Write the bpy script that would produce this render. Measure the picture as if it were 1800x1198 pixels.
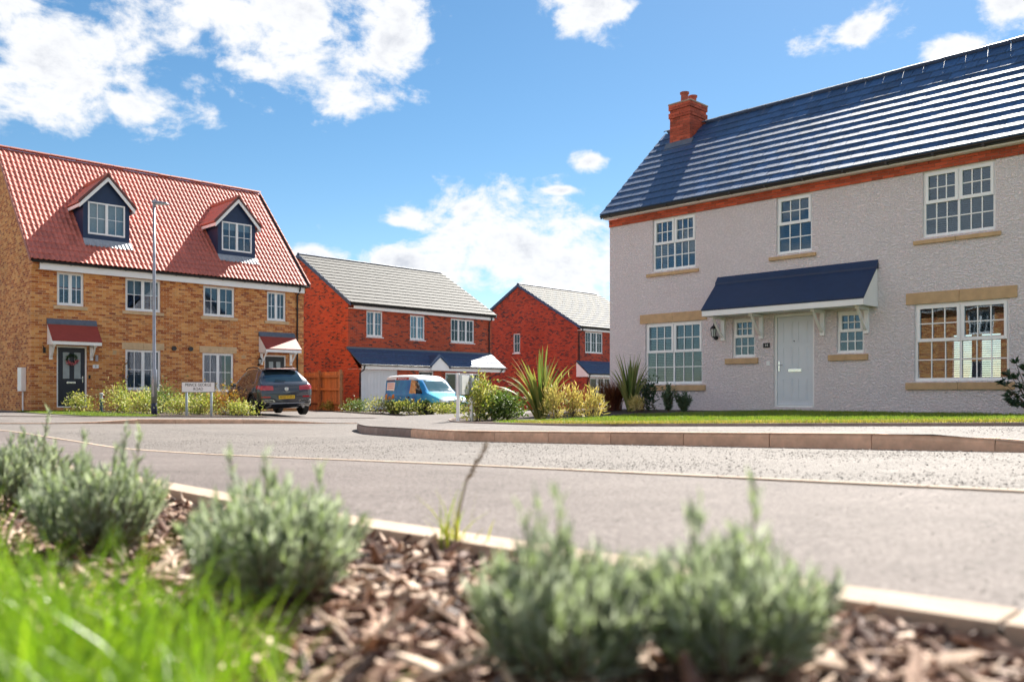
import bpy, bmesh, math, random
import numpy as np
from mathutils import Vector, Matrix
from mathutils.bvhtree import BVHTree

for o in list(bpy.data.objects):
    bpy.data.objects.remove(o, do_unlink=True)
scene = bpy.context.scene
COL = scene.collection
R = math.radians

# ------------------------------------------------------------------ camera
cam_d = bpy.data.cameras.new('camera')
cam_d.lens = 29.98
cam_d.sensor_width = 36.0
cam_d.shift_y = 91.0 / 1800.0
cam_d.clip_start = 0.05
cam_d.clip_end = 6000
cam_d.dof.use_dof = True
cam_d.dof.focus_distance = 17.0
cam_d.dof.aperture_fstop = 2.3
cam = bpy.data.objects.new('camera', cam_d)
cam.location = (0, 0, 0)
cam.rotation_euler = (R(90), 0, 0)
COL.objects.link(cam)
scene.camera = cam

# ------------------------------------------------------------------ light
SUN_EL = 45.1
SUN_AZ = 27.5          # clockwise from +Y
EXPOSURE = 2.25
SKY_STRENGTH = 0.050
sun_d = bpy.data.lights.new('sun', 'SUN')
sun_d.energy = 2.9
sun_d.angle = R(0.53)
sun_d.color = (1.0, 0.95, 0.86)
sun = bpy.data.objects.new('sun', sun_d)
sun_dir = Vector((math.sin(R(SUN_AZ)) * math.cos(R(SUN_EL)), math.cos(R(SUN_AZ)) * math.cos(R(SUN_EL)), math.sin(R(SUN_EL))))
sun.rotation_euler = sun_dir.to_track_quat('Z', 'Y').to_euler()
sun.location = (30, 40, 60)
COL.objects.link(sun)

scene.view_settings.view_transform = 'Standard'
scene.view_settings.look = 'None'
scene.view_settings.exposure = EXPOSURE
scene.view_settings.gamma = 1.0
scene.view_settings.use_curve_mapping = False
scene.render.engine = 'CYCLES'
scene.cycles.max_bounces = 6
scene.cycles.diffuse_bounces = 3
scene.cycles.glossy_bounces = 3
scene.cycles.adaptive_threshold = 0.02
scene.cycles.transparent_max_bounces = 12
scene.cycles.use_denoising = True


class NT:
    """small helper to write node trees"""
    def __init__(s, tree):
        s.t = tree
        s.n = tree.nodes
        s.l = tree.links

    def node(s, typ, **kw):
        n = s.n.new(typ)
        for k, v in kw.items():
            setattr(n, k, v)
        return n

    def set(s, sock, v):
        if isinstance(v, bpy.types.NodeSocket):
            s.l.new(v, sock)
        elif v is not None:
            sock.default_value = v

    def math(s, op, a, b=None, c=None, clamp=False):
        n = s.node('ShaderNodeMath', operation=op)
        n.use_clamp = clamp
        s.set(n.inputs[0], a)
        if b is not None:
            s.set(n.inputs[1], b)
        if c is not None:
            s.set(n.inputs[2], c)
        return n.outputs[0]

    def vmath(s, op, a, b=None):
        n = s.node('ShaderNodeVectorMath', operation=op)
        s.set(n.inputs[0], a)
        if b is not None:
            s.set(n.inputs[1], b)
        return n.outputs[0]

    def noise(s, vec, scale, detail=3, rough=0.55, dist=0.0):
        n = s.node('ShaderNodeTexNoise')
        s.set(n.inputs['Vector'], vec)
        n.inputs['Scale'].default_value = scale
        n.inputs['Detail'].default_value = detail
        n.inputs['Roughness'].default_value = rough
        n.inputs['Distortion'].default_value = dist
        return n.outputs[0]

    def ramp(s, fac, stops, interp='LINEAR'):
        n = s.node('ShaderNodeValToRGB')
        n.color_ramp.interpolation = interp
        e = n.color_ramp.elements
        while len(e) < len(stops):
            e.new(0.5)
        for el, (p, c) in zip(e, stops):
            el.position = p
            el.color = (c[0], c[1], c[2], 1) if not isinstance(c, (int, float)) else (c, c, c, 1)
        s.set(n.inputs[0], fac)
        return n.outputs[0]

    def mix(s, fac, a, b, blend='MIX'):
        n = s.node('ShaderNodeMix', data_type='RGBA', blend_type=blend)
        s.set(n.inputs[0], fac)
        for sock, v in ((n.inputs[6], a), (n.inputs[7], b)):
            if isinstance(v, (tuple, list)):
                v = (v[0], v[1], v[2], 1)
            s.set(sock, v)
        return n.outputs[2]

    def mapr(s, v, a, b, c, d, smooth=False):
        n = s.node('ShaderNodeMapRange')
        if smooth:
            n.interpolation_type = 'SMOOTHSTEP'
        s.set(n.inputs[0], v)
        for i, x in enumerate((a, b, c, d)):
            n.inputs[i + 1].default_value = x
        return n.outputs[0]


# ------------------------------------------------------------------ sky
world = bpy.data.worlds.new('World')
scene.world = world
world.use_nodes = True
wt = NT(world.node_tree)
wt.n.clear()
sky = wt.node('ShaderNodeTexSky', sky_type='NISHITA')
sky.sun_disc = False
sky.sun_elevation = R(SUN_EL)
sky.sun_rotation = R(SUN_AZ)
sky.altitude = 60
sky.air_density = 0.9
sky.dust_density = 0.15
sky.ozone_density = 1.0
tc = wt.node('ShaderNodeTexCoord')
sep = wt.node('ShaderNodeSeparateXYZ')
wt.l.new(tc.outputs['Generated'], sep.inputs[0])
dx, dy, dz = sep.outputs
az = wt.math('ARCTAN2', dx, dy)
el = wt.math('ARCSINE', dz)
comb = wt.node('ShaderNodeCombineXYZ')
wt.l.new(az, comb.inputs[0])
wt.l.new(el, comb.inputs[1])
wt.l.new(wt.math('MULTIPLY', dy, 0.3), comb.inputs[2])
cvec = comb.outputs[0]
# cumulus banks: azimuth, elevation, half width, half height in degrees (those in view come first)
BANKS = [(-29.0, 18.8, 5.5, 4.2), (-17.5, 23.0, 11.0, 5.0), (-13.5, 20.4, 5.5, 3.0), (-8.2, 22.6, 3.2, 4.2),
         (-23.5, 17.0, 4.6, 1.5), (-0.4, 9.3, 8.8, 4.2), (3.0, 8.2, 6.5, 3.9), (-7.5, 8.6, 2.9, 1.6), (-6.8, 11.3, 2.6, 1.0),
         (-13.0, 8.8, 2.6, 0.9), (5.3, 24.3, 3.9, 1.9), (22.0, 21.6, 3.3, 1.7), (27.4, 19.6, 2.2, 0.9), (31.5, 21.5, 3.0, 1.5),
         (5.2, 15.1, 1.4, 0.75), (3.0, 13.3, 1.6, 0.35),
         # unseen cumulus round the sky, added and enlarged to brighten shaded walls
         (-48.0, 14.0, 12.0, 4.2), (-44.0, 27.0, 9.0, 5.2), (-63.0, 25.1, 25.4, 12.3), (-71.6, 9.1, 16.6, 5.8), (-91.9, 31.9, 17.5, 9.9), (-91.7, 15.2, 27.5, 10.3),
         (-115.1, 23.2, 22.3, 11.7), (-117.7, 11.4, 24.0, 7.2), (-137.1, 34.4, 27.0, 16.2), (-139.9, 16.7, 22.8, 9.2), (-164.1, 12.7, 23.9, 6.7), (-157.5, 27.2, 24.9, 12.1),
         (-175.3, 21.5, 21.4, 10.2), (168.1, 32.7, 26.6, 14.0), (157.3, 11.6, 23.7, 8.9), (143.1, 22.2, 18.9, 9.1), (129.3, 10.1, 16.1, 5.2), (117.7, 31.4, 19.7, 10.3),
         (101.0, 14.7, 28.3, 10.6), (89.3, 24.1, 16.4, 8.6), (80.5, 9.3, 17.9, 6.3), (68.0, 17.4, 18.3, 8.7), (48.0, 10.0, 9.0, 3.2), (50.0, 31.0, 9.0, 4.2),
         (-60.4, 43.2, 17.5, 9.9), (-101.0, 53.8, 28.4, 14.9), (-145.4, 48.1, 28.9, 15.2), (164.7, 53.1, 23.0, 12.1), (114.4, 48.5, 21.5, 11.3), (67.9, 40.8, 18.7, 9.8),
         (-23.6, 41.5, 18.8, 8.2), (8.0, 37.0, 9.0, 3.7), (-43.3, 67.1, 24.7, 10.4), (147.9, 68.4, 45.0, 12.6)]
cover = None
for a0, e0, ra, re in BANKS:
    u = wt.math('MULTIPLY', wt.math('SUBTRACT', az, R(a0)), 1 / R(ra))
    v = wt.math('MULTIPLY', wt.math('SUBTRACT', el, R(e0)), 1 / R(re))
    d2 = wt.math('ADD', wt.math('MULTIPLY', u, u), wt.math('MULTIPLY', v, v))
    m = wt.math('SUBTRACT', 1.0, wt.math('SQRT', d2))
    if ra > 4 and (abs(a0) > 42 or e0 > 30):
        m = wt.math('SUBTRACT', m, 0.12)
    cover = m if cover is None else wt.math('SMOOTH_MAX', cover, m, 0.25)
cover = wt.math('MAXIMUM', cover, -1.0)
mp = wt.node('ShaderNodeMapping')
mp.inputs['Scale'].default_value = (1.0, 1.5, 1.0)
wt.l.new(cvec, mp.inputs[0])
n1 = wt.noise(mp.outputs[0], 13.0, 9, 0.60, 0.25)
n2 = wt.noise(mp.outputs[0], 45.0, 6, 0.6, 0.1)
n3 = wt.noise(mp.outputs[0], 6.0, 3, 0.5)
dens = wt.math('ADD', wt.math('MULTIPLY', cover, 0.80), wt.math('MULTIPLY', wt.math('SUBTRACT', n1, 0.5), 2.5))
dens = wt.math('ADD', dens, wt.math('MULTIPLY', wt.math('SUBTRACT', n2, 0.5), 0.7))
alpha = wt.mapr(dens, -0.05, 0.50, 0.0, 1.0, True)
alpha = wt.math('MULTIPLY', alpha, 0.97)
# thickness shading: thin rims bright, deep parts greyer
body = wt.mapr(dens, 0.40, 1.30, 0.0, 1.0, True)
body = wt.math('MULTIPLY', body, wt.mapr(wt.math('ADD', wt.math('MULTIPLY', n3, 0.6), wt.math('MULTIPLY', n2, 0.4)), 0.40, 0.60, 0.1, 1.0, True))
ccol = wt.mix(body, (4.35, 4.38, 4.45), (2.75, 2.88, 3.2))
hs = wt.node('ShaderNodeHueSaturation')
hs.inputs['Hue'].default_value = 0.492
hs.inputs['Saturation'].default_value = 1.24
hs.inputs['Value'].default_value = 0.58
wt.l.new(sky.outputs[0], hs.inputs['Color'])
skyc = wt.mix(alpha, hs.outputs[0], ccol)
bg = wt.node('ShaderNodeBackground')
bg.inputs['Strength'].default_value = SKY_STRENGTH
wt.l.new(skyc, bg.inputs[0])
wo = wt.node('ShaderNodeOutputWorld')
wt.l.new(bg.outputs[0], wo.inputs[0])


# ------------------------------------------------------------------ materials
def new_mat(name):
    m = bpy.data.materials.new(name)
    m.use_nodes = True
    t = NT(m.node_tree)
    t.n.clear()
    out = t.node('ShaderNodeOutputMaterial')
    b = t.node('ShaderNodeBsdfPrincipled')
    t.l.new(b.outputs[0], out.inputs[0])
    return m, t, b, out


def bump(t, b, h, strength, dist):
    n = t.node('ShaderNodeBump')
    n.inputs['Strength'].default_value = strength
    n.inputs['Distance'].default_value = dist
    t.set(n.inputs['Height'], h)
    t.l.new(n.outputs[0], b.inputs['Normal'])
    return n


def scl(c, k):
    return tuple(min(1, x * k) for x in c)


def M(name, col, rough=0.6, var=0.12, vs=4.0, bmp=0.0, bs=60.0, metal=0.0, spec=0.5, rnd=0.0, coat=0.0):
    m, t, b, out = new_mat(name)
    co = t.node('ShaderNodeTexCoord').outputs['Object']
    f = t.noise(co, vs, 5, 0.6)
    c = t.mix(t.mapr(f, 0.3, 0.7, 0, 1), scl(col, 1 - var), scl(col, 1 + var))
    if rnd:
        oi = t.node('ShaderNodeObjectInfo')
        k = t.mapr(oi.outputs['Random'], 0, 1, 1 - rnd, 1 + rnd)
        c = t.mix(1.0, c, k, 'MULTIPLY')
    t.l.new(c, b.inputs['Base Color'])
    b.inputs['Roughness'].default_value = rough
    b.inputs['Metallic'].default_value = metal
    b.inputs['Specular IOR Level'].default_value = spec
    if coat:
        b.inputs['Coat Weight'].default_value = coat
        b.inputs['Coat Roughness'].default_value = 0.05
    if bmp:
        bump(t, b, t.noise(co, bs, 4, 0.6), bmp, 0.01)
    return m


def brick_mat(name, stops, mortar, bump_s=0.6):
    m, t, b, out = new_mat(name)
    uv = t.node('ShaderNodeUVMap').outputs[0]
    w = t.noise(uv, 3.0, 2, 0.5)
    br = t.node('ShaderNodeTexBrick')
    br.offset = 0.5
    t.l.new(uv, br.inputs['Vector'])
    br.inputs['Color1'].default_value = (0, 0, 0, 1)
    br.inputs['Color2'].default_value = (1, 1, 1, 1)
    br.inputs['Mortar'].default_value = (0.5, 0.5, 0.5, 1)
    br.inputs['Scale'].default_value = 1.0
    br.inputs['Mortar Size'].default_value = 0.0055
    br.inputs['Mortar Smooth'].default_value = 0.15
    br.inputs['Bias'].default_value = 0.0
    br.inputs['Brick Width'].default_value = 0.225
    br.inputs['Row Height'].default_value = 0.075
    g = t.node('ShaderNodeSeparateColor')
    t.l.new(br.outputs['Color'], g.inputs[0])
    pc = t.math('ADD', g.outputs[0], t.math('MULTIPLY', t.math('SUBTRACT', w, 0.5), 0.5), clamp=True)
    bc = t.ramp(pc, stops)
    grain = t.noise(uv, 55.0, 4, 0.65)
    bc = t.mix(t.mapr(grain, 0.3, 0.7, 0.0, 1.0), t.mix(1.0, bc, (0.80, 0.78, 0.78), 'MULTIPLY'), bc)
    big = t.noise(uv, 0.7, 4, 0.6)
    c = t.mix(br.outputs['Fac'], bc, mortar)
    c = t.mix(1.0, c, t.mapr(big, 0.3, 0.7, 0.86, 1.1), 'MULTIPLY')
    t.l.new(c, b.inputs['Base Color'])
    b.inputs['Roughness'].default_value = 0.85
    b.inputs['Specular IOR Level'].default_value = 0.25
    h = t.math('ADD', t.math('SUBTRACT', 1.0, br.outputs['Fac']), t.math('MULTIPLY', grain, 0.35))
    bump(t, b, h, bump_s, 0.012)
    return m


def leaf_mat(name, cols, trans=0.35, rough=0.45, spec=0.4, tint=(1.25, 1.35, 0.75)):
    m, t, b, out = new_mat(name)
    geo = t.node('ShaderNodeNewGeometry')
    n = len(cols)
    c = t.ramp(geo.outputs['Random Per Island'], [(i / (n - 1) if n > 1 else 0, k) for i, k in enumerate(cols)])
    oi = t.node('ShaderNodeObjectInfo')
    c = t.mix(1.0, c, t.mapr(oi.outputs['Random'], 0, 1, 0.85, 1.15), 'MULTIPLY')
    t.l.new(c, b.inputs['Base Color'])
    b.inputs['Roughness'].default_value = rough
    b.inputs['Specular IOR Level'].default_value = spec
    tr = t.node('ShaderNodeBsdfTranslucent')
    t.l.new(t.mix(1.0, c, tint, 'MULTIPLY'), tr.inputs[0])
    mx = t.node('ShaderNodeMixShader')
    mx.inputs[0].default_value = trans
    t.l.new(b.outputs[0], mx.inputs[1])
    t.l.new(tr.outputs[0], mx.inputs[2])
    t.l.new(mx.outputs[0], out.inputs[0])
    return m


def glass_mat(name, tint=(0.75, 0.82, 0.85), base=0.03, gain=1.05):
    m, t, b, out = new_mat(name)
    t.n.remove(b)
    fr = t.node('ShaderNodeFresnel')
    fr.inputs[0].default_value = 1.5
    f = t.math('ADD', t.math('MULTIPLY', fr.outputs[0], gain), base, clamp=True)
    tr = t.node('ShaderNodeBsdfTransparent')
    tr.inputs[0].default_value = (*tint, 1)
    gl = t.node('ShaderNodeBsdfGlossy')
    gl.inputs['Roughness'].default_value = 0.015
    gl.inputs[0].default_value = (0.74, 0.87, 1, 1)
    co = t.node('ShaderNodeTexCoord').outputs['Object']
    bp = t.node('ShaderNodeBump')
    bp.inputs['Strength'].default_value = 0.12
    bp.inputs['Distance'].default_value = 0.01
    t.l.new(t.noise(co, 1.6, 1, 0.4), bp.inputs['Height'])
    t.l.new(bp.outputs[0], gl.inputs['Normal'])
    mx = t.node('ShaderNodeMixShader')
    t.l.new(f, mx.inputs[0])
    t.l.new(tr.outputs[0], mx.inputs[1])
    t.l.new(gl.outputs[0], mx.inputs[2])
    t.l.new(mx.outputs[0], out.inputs[0])
    return m


def asphalt(name, c1, c2, speck, speck_amt, sc=1.0, bmp=0.6):
    m, t, b, out = new_mat(name)
    co = t.node('ShaderNodeTexCoord').outputs['Object']
    a = t.noise(co, 0.55 * sc, 5, 0.6)
    f = t.noise(co, 48 * sc, 5, 0.75)
    g = t.noise(co, 13 * sc, 7, 0.74)
    st = t.noise(co, 2.6 * sc, 5, 0.65)
    c = t.mix(t.mapr(a, 0.32, 0.68, 0, 1), c1, c2)
    c = t.mix(t.mapr(f, 0.38, 0.62, 0.0, 1.0), t.mix(1.0, c, (0.40, 0.37, 0.36), 'MULTIPLY'), t.mix(1.0, c, (1.12, 1.12, 1.12), 'MULTIPLY'))
    # patchy stone loss / dark chippings
    patch = t.mapr(t.noise(co, 0.7 * sc, 3, 0.6), 0.40, 0.60, 0.15, 1.0)
    s = t.math('MULTIPLY', t.mapr(g, 0.565, 0.62, 0.0, 1.0), t.math('MULTIPLY', patch, speck_amt))
    c = t.mix(s, c, speck)
    c = t.mix(t.mapr(st, 0.30, 0.70, 0.0, 1.0), t.mix(1.0, c, (0.74, 0.73, 0.73), 'MULTIPLY'), c)
    t.l.new(c, b.inputs['Base Color'])
    b.inputs['Roughness'].default_value = 0.8
    b.inputs['Specular IOR Level'].default_value = 0.35
    h = t.math('ADD', f, t.math('MULTIPLY', t.mapr(t.noise(co, 34 * sc, 3, 0.7), 0.45, 0.65, 1.0, 0.0), 0.5))
    bump(t, b, h, bmp, 0.006)
    return m


MAT = {}
MAT['brick_buff'] = brick_mat('brick_buff', [(0.0, (0.36, 0.095, 0.035)), (0.25, (0.56, 0.185, 0.055)), (0.55, (0.72, 0.31, 0.095)), (0.8, (0.80, 0.41, 0.15)), (1.0, (0.32, 0.09, 0.045))], (0.62, 0.42, 0.26))
MAT['brick_red'] = brick_mat('brick_red', [(0.0, (0.13, 0.04, 0.035)), (0.22, (0.49, 0.080, 0.036)), (0.6, (0.60, 0.105, 0.046)), (0.85, (0.52, 0.080, 0.04)), (1.0, (0.075, 0.045, 0.050))], (0.30, 0.17, 0.12))
MAT['brick_red2'] = brick_mat('brick_red2', [(0.0, (0.12, 0.035, 0.035)), (0.25, (0.48, 0.065, 0.036)), (0.6, (0.60, 0.090, 0.045)), (0.85, (0.52, 0.075, 0.04)), (1.0, (0.075, 0.040, 0.048))], (0.27, 0.15, 0.12))


def render_mat():
    m, t, b, out = new_mat('roughcast_render')
    co = t.node('ShaderNodeTexCoord').outputs['Object']
    a = t.noise(co, 0.5, 4, 0.6)
    c = t.mix(t.mapr(a, 0.3, 0.7, 0, 1), (0.86, 0.765, 0.785), (0.91, 0.815, 0.835))
    mp = t.node('ShaderNodeMapping')
    mp.inputs['Scale'].default_value = (0.75, 0.75, 1.25)
    t.l.new(co, mp.inputs[0])
    h1 = t.noise(mp.outputs[0], 24.0, 2, 0.55, 0.6)
    h2 = t.noise(mp.outputs[0], 75.0, 3, 0.6)
    h = t.math('ADD', t.mapr(h1, 0.38, 0.66, 0, 1, True), t.math('MULTIPLY', h2, 0.45))
    c = t.mix(t.mapr(h, 0.1, 0.9, 0.0, 1.0), t.mix(1.0, c, (0.86, 0.86, 0.87), 'MULTIPLY'), c)
    t.l.new(c, b.inputs['Base Color'])
    b.inputs['Roughness'].default_value = 0.85
    b.inputs['Specular IOR Level'].default_value = 0.3
    bump(t, b, h, 0.9, 0.022)
    return m


MAT['render'] = render_mat()
MAT['upvc'] = M('white_upvc', (0.88, 0.88, 0.89), 0.35, 0.03, 3)
MAT['fascia'] = M('white_fascia', (0.88, 0.87, 0.87), 0.4, 0.04, 2)
MAT['stone'] = M('buff_cast_stone', (0.55, 0.36, 0.20), 0.8, 0.14, 6, 0.3, 90)
MAT['stone_pale'] = M('pale_cast_stone', (0.60, 0.42, 0.25), 0.8, 0.14, 6, 0.3, 90)
MAT['black_pvc'] = M('black_pvc', (0.015, 0.015, 0.017), 0.35, 0.1, 8)
MAT['navy_clad'] = M('navy_cladding', (0.008, 0.028, 0.085), 0.5, 0.12, 6)
MAT['lead'] = M('lead_flashing', (0.10, 0.12, 0.16), 0.5, 0.2, 8, 0.2, 40)
MAT['lead_pale'] = M('pale_lead_apron', (0.34, 0.36, 0.40), 0.4, 0.2, 8, 0.2, 40)
MAT['slate_tile'] = M('slate_blue_tile', (0.020, 0.072, 0.185), 0.56, 0.30, 14, 0.35, 120, rnd=0.28, spec=0.7)
MAT['slate_deck'] = M('roof_underlay', (0.02, 0.022, 0.028), 0.8)
MAT['grey_tile'] = M('grey_concrete_tile', (0.135, 0.132, 0.126), 0.75, 0.2, 5, 0.3, 80, spec=0.3)
MAT['grey_dark'] = M('dark_slate_tile', (0.035, 0.075, 0.16), 0.6, 0.3, 9, 0.3, 80)
MAT['red_tile'] = M('terracotta_pantile', (0.50, 0.145, 0.105), 0.58, 0.16, 10, 0.25, 90, rnd=0.15)
MAT['red_ridge'] = M('terracotta_ridge', (0.36, 0.12, 0.085), 0.6, 0.2, 8, 0.3, 60)
MAT['red_canopy'] = M('red_canopy_sheet', (0.30, 0.045, 0.030), 0.55, 0.1, 5, 0.2, 60)
MAT['brown_canopy_trim'] = M('brown_verge', (0.13, 0.05, 0.045), 0.6, 0.15, 8)
MAT['door_navy'] = M('navy_composite_door', (0.010, 0.014, 0.030), 0.35, 0.1, 6)
MAT['door_white'] = M('white_composite_door', (0.66, 0.70, 0.76), 0.35, 0.03, 3)
MAT['door_dark'] = M('charcoal_door', (0.02, 0.022, 0.026), 0.4, 0.1, 6)
MAT['garage'] = M('white_steel_garage', (0.72, 0.74, 0.78), 0.4, 0.04, 3)
MAT['chrome'] = M('chrome', (0.75, 0.75, 0.77), 0.15, 0.02, 3, metal=1.0)
MAT['glass'] = glass_mat('window_glass')
MAT['frost'] = M('frosted_glass', (0.30, 0.34, 0.36), 0.25, 0.1, 6)
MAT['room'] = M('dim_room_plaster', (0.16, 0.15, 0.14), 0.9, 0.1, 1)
MAT['slat_blind'] = M('venetian_blind', (0.085, 0.105, 0.15), 0.5, 0.05, 2)
MAT['slat_dark'] = M('brown_wood_blind', (0.16, 0.085, 0.045), 0.5, 0.1, 3)
MAT['roller'] = M('roller_blind', (0.66, 0.66, 0.64), 0.8, 0.05, 2)
MAT['net'] = M('grey_curtain', (0.12, 0.125, 0.14), 0.9, 0.2, 9)
MAT['single_brick'] = M('eaves_brick', (0.50, 0.090, 0.040), 0.85, 0.22, 22, 0.5, 90, rnd=0.32)
MAT['chimney_brick'] = M('chimney_brick', (0.44, 0.085, 0.045), 0.85, 0.25, 22, 0.5, 90, rnd=0.35)
MAT['mortar'] = M('mortar', (0.38, 0.26, 0.20), 0.9, 0.15, 20, 0.4, 80)
MAT['clay_pot'] = M('clay_chimney_pot', (0.34, 0.085, 0.055), 0.7, 0.2, 12)
MAT['kerb'] = M('concrete_kerb', (0.60, 0.385, 0.265), 0.85, 0.22, 7, 0.5, 90, rnd=0.12)
MAT['kerb_dark'] = M('stained_kerb', (0.27, 0.205, 0.18), 0.85, 0.22, 7, 0.5, 90, rnd=0.12)
MAT['edging'] = M('pale_concrete_edging', (0.42, 0.32, 0.24), 0.85, 0.16, 9, 0.5, 110, rnd=0.08)
MAT['joint'] = M('dark_joint_mortar', (0.16, 0.12, 0.10), 0.9, 0.2, 20)
MAT['road'] = asphalt('road_surface', (0.19, 0.17, 0.155), (0.245, 0.22, 0.20), (0.035, 0.032, 0.032), 0.9, 1.0, 0.6)
MAT['footway'] = asphalt('footway_surface', (0.16, 0.133, 0.122), (0.215, 0.182, 0.168), (0.06, 0.048, 0.046), 0.6, 1.3, 0.5)
MAT['drive'] = asphalt('driveway_surface', (0.19, 0.168, 0.155), (0.235, 0.21, 0.195), (0.07, 0.06, 0.06), 0.5, 1.0, 0.6)
MAT['chipping'] = M('dark_chipping', (0.13, 0.115, 0.105), 0.8, 0.5, 30)
MAT['soil'] = M('dark_bark_bed', (0.055, 0.035, 0.026), 0.95, 0.5, 18, 1.0, 45)
MAT['earth'] = M('ground_grass_far', (0.10, 0.12, 0.045), 0.95, 0.3, 1.0, 0.8, 30)
MAT['lawn_base'] = M('lawn_soil', (0.10, 0.13, 0.025), 0.95, 0.3, 6, 0.8, 60)


def chip_mat():
    m, t, b, out = new_mat('bark_chip')
    geo = t.node('ShaderNodeNewGeometry')
    oi = t.node('ShaderNodeObjectInfo')
    r = t.math('FRACT', t.math('ADD', geo.outputs['Random Per Island'], oi.outputs['Random']))
    c = t.ramp(r, [(0.0, (0.05, 0.022, 0.015)), (0.3, (0.13, 0.055, 0.034)), (0.55, (0.34, 0.19, 0.125)), (0.78, (0.66, 0.49, 0.37)), (0.93, (0.70, 0.55, 0.43)), (1.0, (0.30, 0.13, 0.075))])
    co = t.node('ShaderNodeTexCoord').outputs['Object']
    f = t.noise(co, 90, 4, 0.6)
    c = t.mix(t.mapr(f, 0.3, 0.7, 0, 1), t.mix(1.0, c, (0.6, 0.55, 0.5), 'MULTIPLY'), c)
    t.l.new(c, b.inputs['Base Color'])
    b.inputs['Roughness'].default_value = 0.7
    bump(t, b, f, 0.5, 0.004)
    return m


MAT['chip'] = chip_mat()
MAT['leaf_lavender'] = leaf_mat('lavender_leaf', [(0.24, 0.285, 0.20), (0.40, 0.44, 0.36), (0.58, 0.61, 0.54), (0.28, 0.36, 0.14), (0.48, 0.52, 0.44), (0.32, 0.41, 0.15)], 0.42, 0.4, 0.4, (1.15, 1.2, .95))
MAT['leaf_grass'] = leaf_mat('grass_blade', [(0.09, 0.17, 0.010), (0.17, 0.29, 0.018), (0.29, 0.40, 0.035), (0.12, 0.22, 0.012), (0.23, 0.36, 0.03)], 0.45, 0.35, 0.5)
MAT['leaf_lawn'] = leaf_mat('lawn_blade', [(0.10, 0.17, 0.02), (0.17, 0.26, 0.03), (0.26, 0.27, 0.05), (0.12, 0.20, 0.02)], 0.4, 0.5)
MAT['leaf_dry'] = leaf_mat('dry_lawn_blade', [(0.36, 0.29, 0.07), (0.46, 0.34, 0.11), (0.26, 0.26, 0.05)], 0.35)
MAT['leaf_varieg'] = leaf_mat('variegated_leaf', [(0.12, 0.17, 0.03), (0.26, 0.30, 0.06), (0.54, 0.46, 0.15), (0.18, 0.23, 0.05), (0.66, 0.58, 0.28)], 0.35)
MAT['leaf_orange'] = leaf_mat('orange_leaf', [(0.32, 0.13, 0.025), (0.20, 0.19, 0.03), (0.45, 0.22, 0.04), (0.26, 0.10, 0.03)], 0.3)
MAT['leaf_green'] = leaf_mat('mid_green_leaf', [(0.045, 0.09, 0.022), (0.09, 0.15, 0.035), (0.15, 0.21, 0.06), (0.24, 0.27, 0.10)], 0.3)
MAT['leaf_dark'] = leaf_mat('dark_green_leaf', [(0.018, 0.045, 0.018), (0.03, 0.07, 0.028), (0.05, 0.10, 0.04)], 0.2, 0.3, 0.6)
MAT['leaf_rosemary'] = leaf_mat('rosemary_leaf', [(0.06, 0.10, 0.05), (0.10, 0.15, 0.085), (0.15, 0.20, 0.13)], 0.25)
MAT['leaf_straw'] = leaf_mat('straw_leaf', [(0.60, 0.44, 0.17), (0.78, 0.62, 0.32), (0.46, 0.40, 0.12), (0.70, 0.50, 0.22)], 0.3)
MAT['leaf_bronze'] = leaf_mat('bronze_leaf', [(0.10, 0.025, 0.018), (0.17, 0.05, 0.025), (0.24, 0.09, 0.04), (0.09, 0.035, 0.03)], 0.3)
MAT['leaf_phormium'] = leaf_mat('flax_leaf', [(0.10, 0.15, 0.045), (0.24, 0.26, 0.085), (0.42, 0.38, 0.15)], 0.3)
MAT['leaf_flax_brown'] = leaf_mat('flax_dry_leaf', [(0.40, 0.22, 0.06), (0.5, 0.33, 0.12)], 0.3)
MAT['leaf_weed'] = leaf_mat('weed_blade', [(0.22, 0.26, 0.03), (0.32, 0.28, 0.05), (0.16, 0.24, 0.03)], 0.4)
MAT['seed'] = M('dry_seed_head', (0.22, 0.16, 0.10), 0.9, 0.2, 30)
MAT['bark'] = M('twig_bark', (0.13, 0.085, 0.055), 0.9, 0.3, 20)
MAT['fence'] = M('brown_stained_timber', (0.30, 0.13, 0.055), 0.75, 0.25, 9, 0.4, 40, rnd=0.25)
MAT['galv'] = M('galvanised_steel', (0.30, 0.31, 0.35), 0.4, 0.12, 12, metal=0.55)
MAT['lamp_navy'] = M('navy_root_paint', (0.012, 0.016, 0.06), 0.5)
MAT['sign_white'] = M('sign_white', (0.80, 0.80, 0.82), 0.35, 0.02, 4)
MAT['sign_black'] = M('sign_black', (0.012, 0.012, 0.014), 0.45, 0.05, 4)
MAT['sign_grey'] = M('sign_back_grey', (0.34, 0.36, 0.40), 0.45, 0.1, 6)
MAT['sign_post'] = M('painted_grey_post', (0.36, 0.42, 0.45), 0.5, 0.1, 8)
MAT['car_paint'] = M('dark_slate_car_paint', (0.022, 0.028, 0.042), 0.25, 0.05, 2, coat=1.0)
MAT['car_black'] = M('black_plastic', (0.012, 0.012, 0.013), 0.55, 0.1, 10)
MAT['tyre'] = M('tyre_rubber', (0.014, 0.014, 0.014), 0.85, 0.15, 20)
MAT['alloy'] = M('alloy_wheel', (0.55, 0.56, 0.58), 0.28, 0.05, 8, metal=0.9)
MAT['car_glass'] = M('tinted_car_glass', (0.015, 0.030, 0.038), 0.04, 0.05, 2, spec=1.0, coat=1.0)
MAT['screen_glass'] = M('windscreen_glass', (0.05, 0.10, 0.12), 0.05, 0.15, 2, spec=1.0)
MAT['tail_red'] = M('red_tail_lamp', (0.42, 0.012, 0.02), 0.15, 0.1, 14, coat=1.0)
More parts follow.
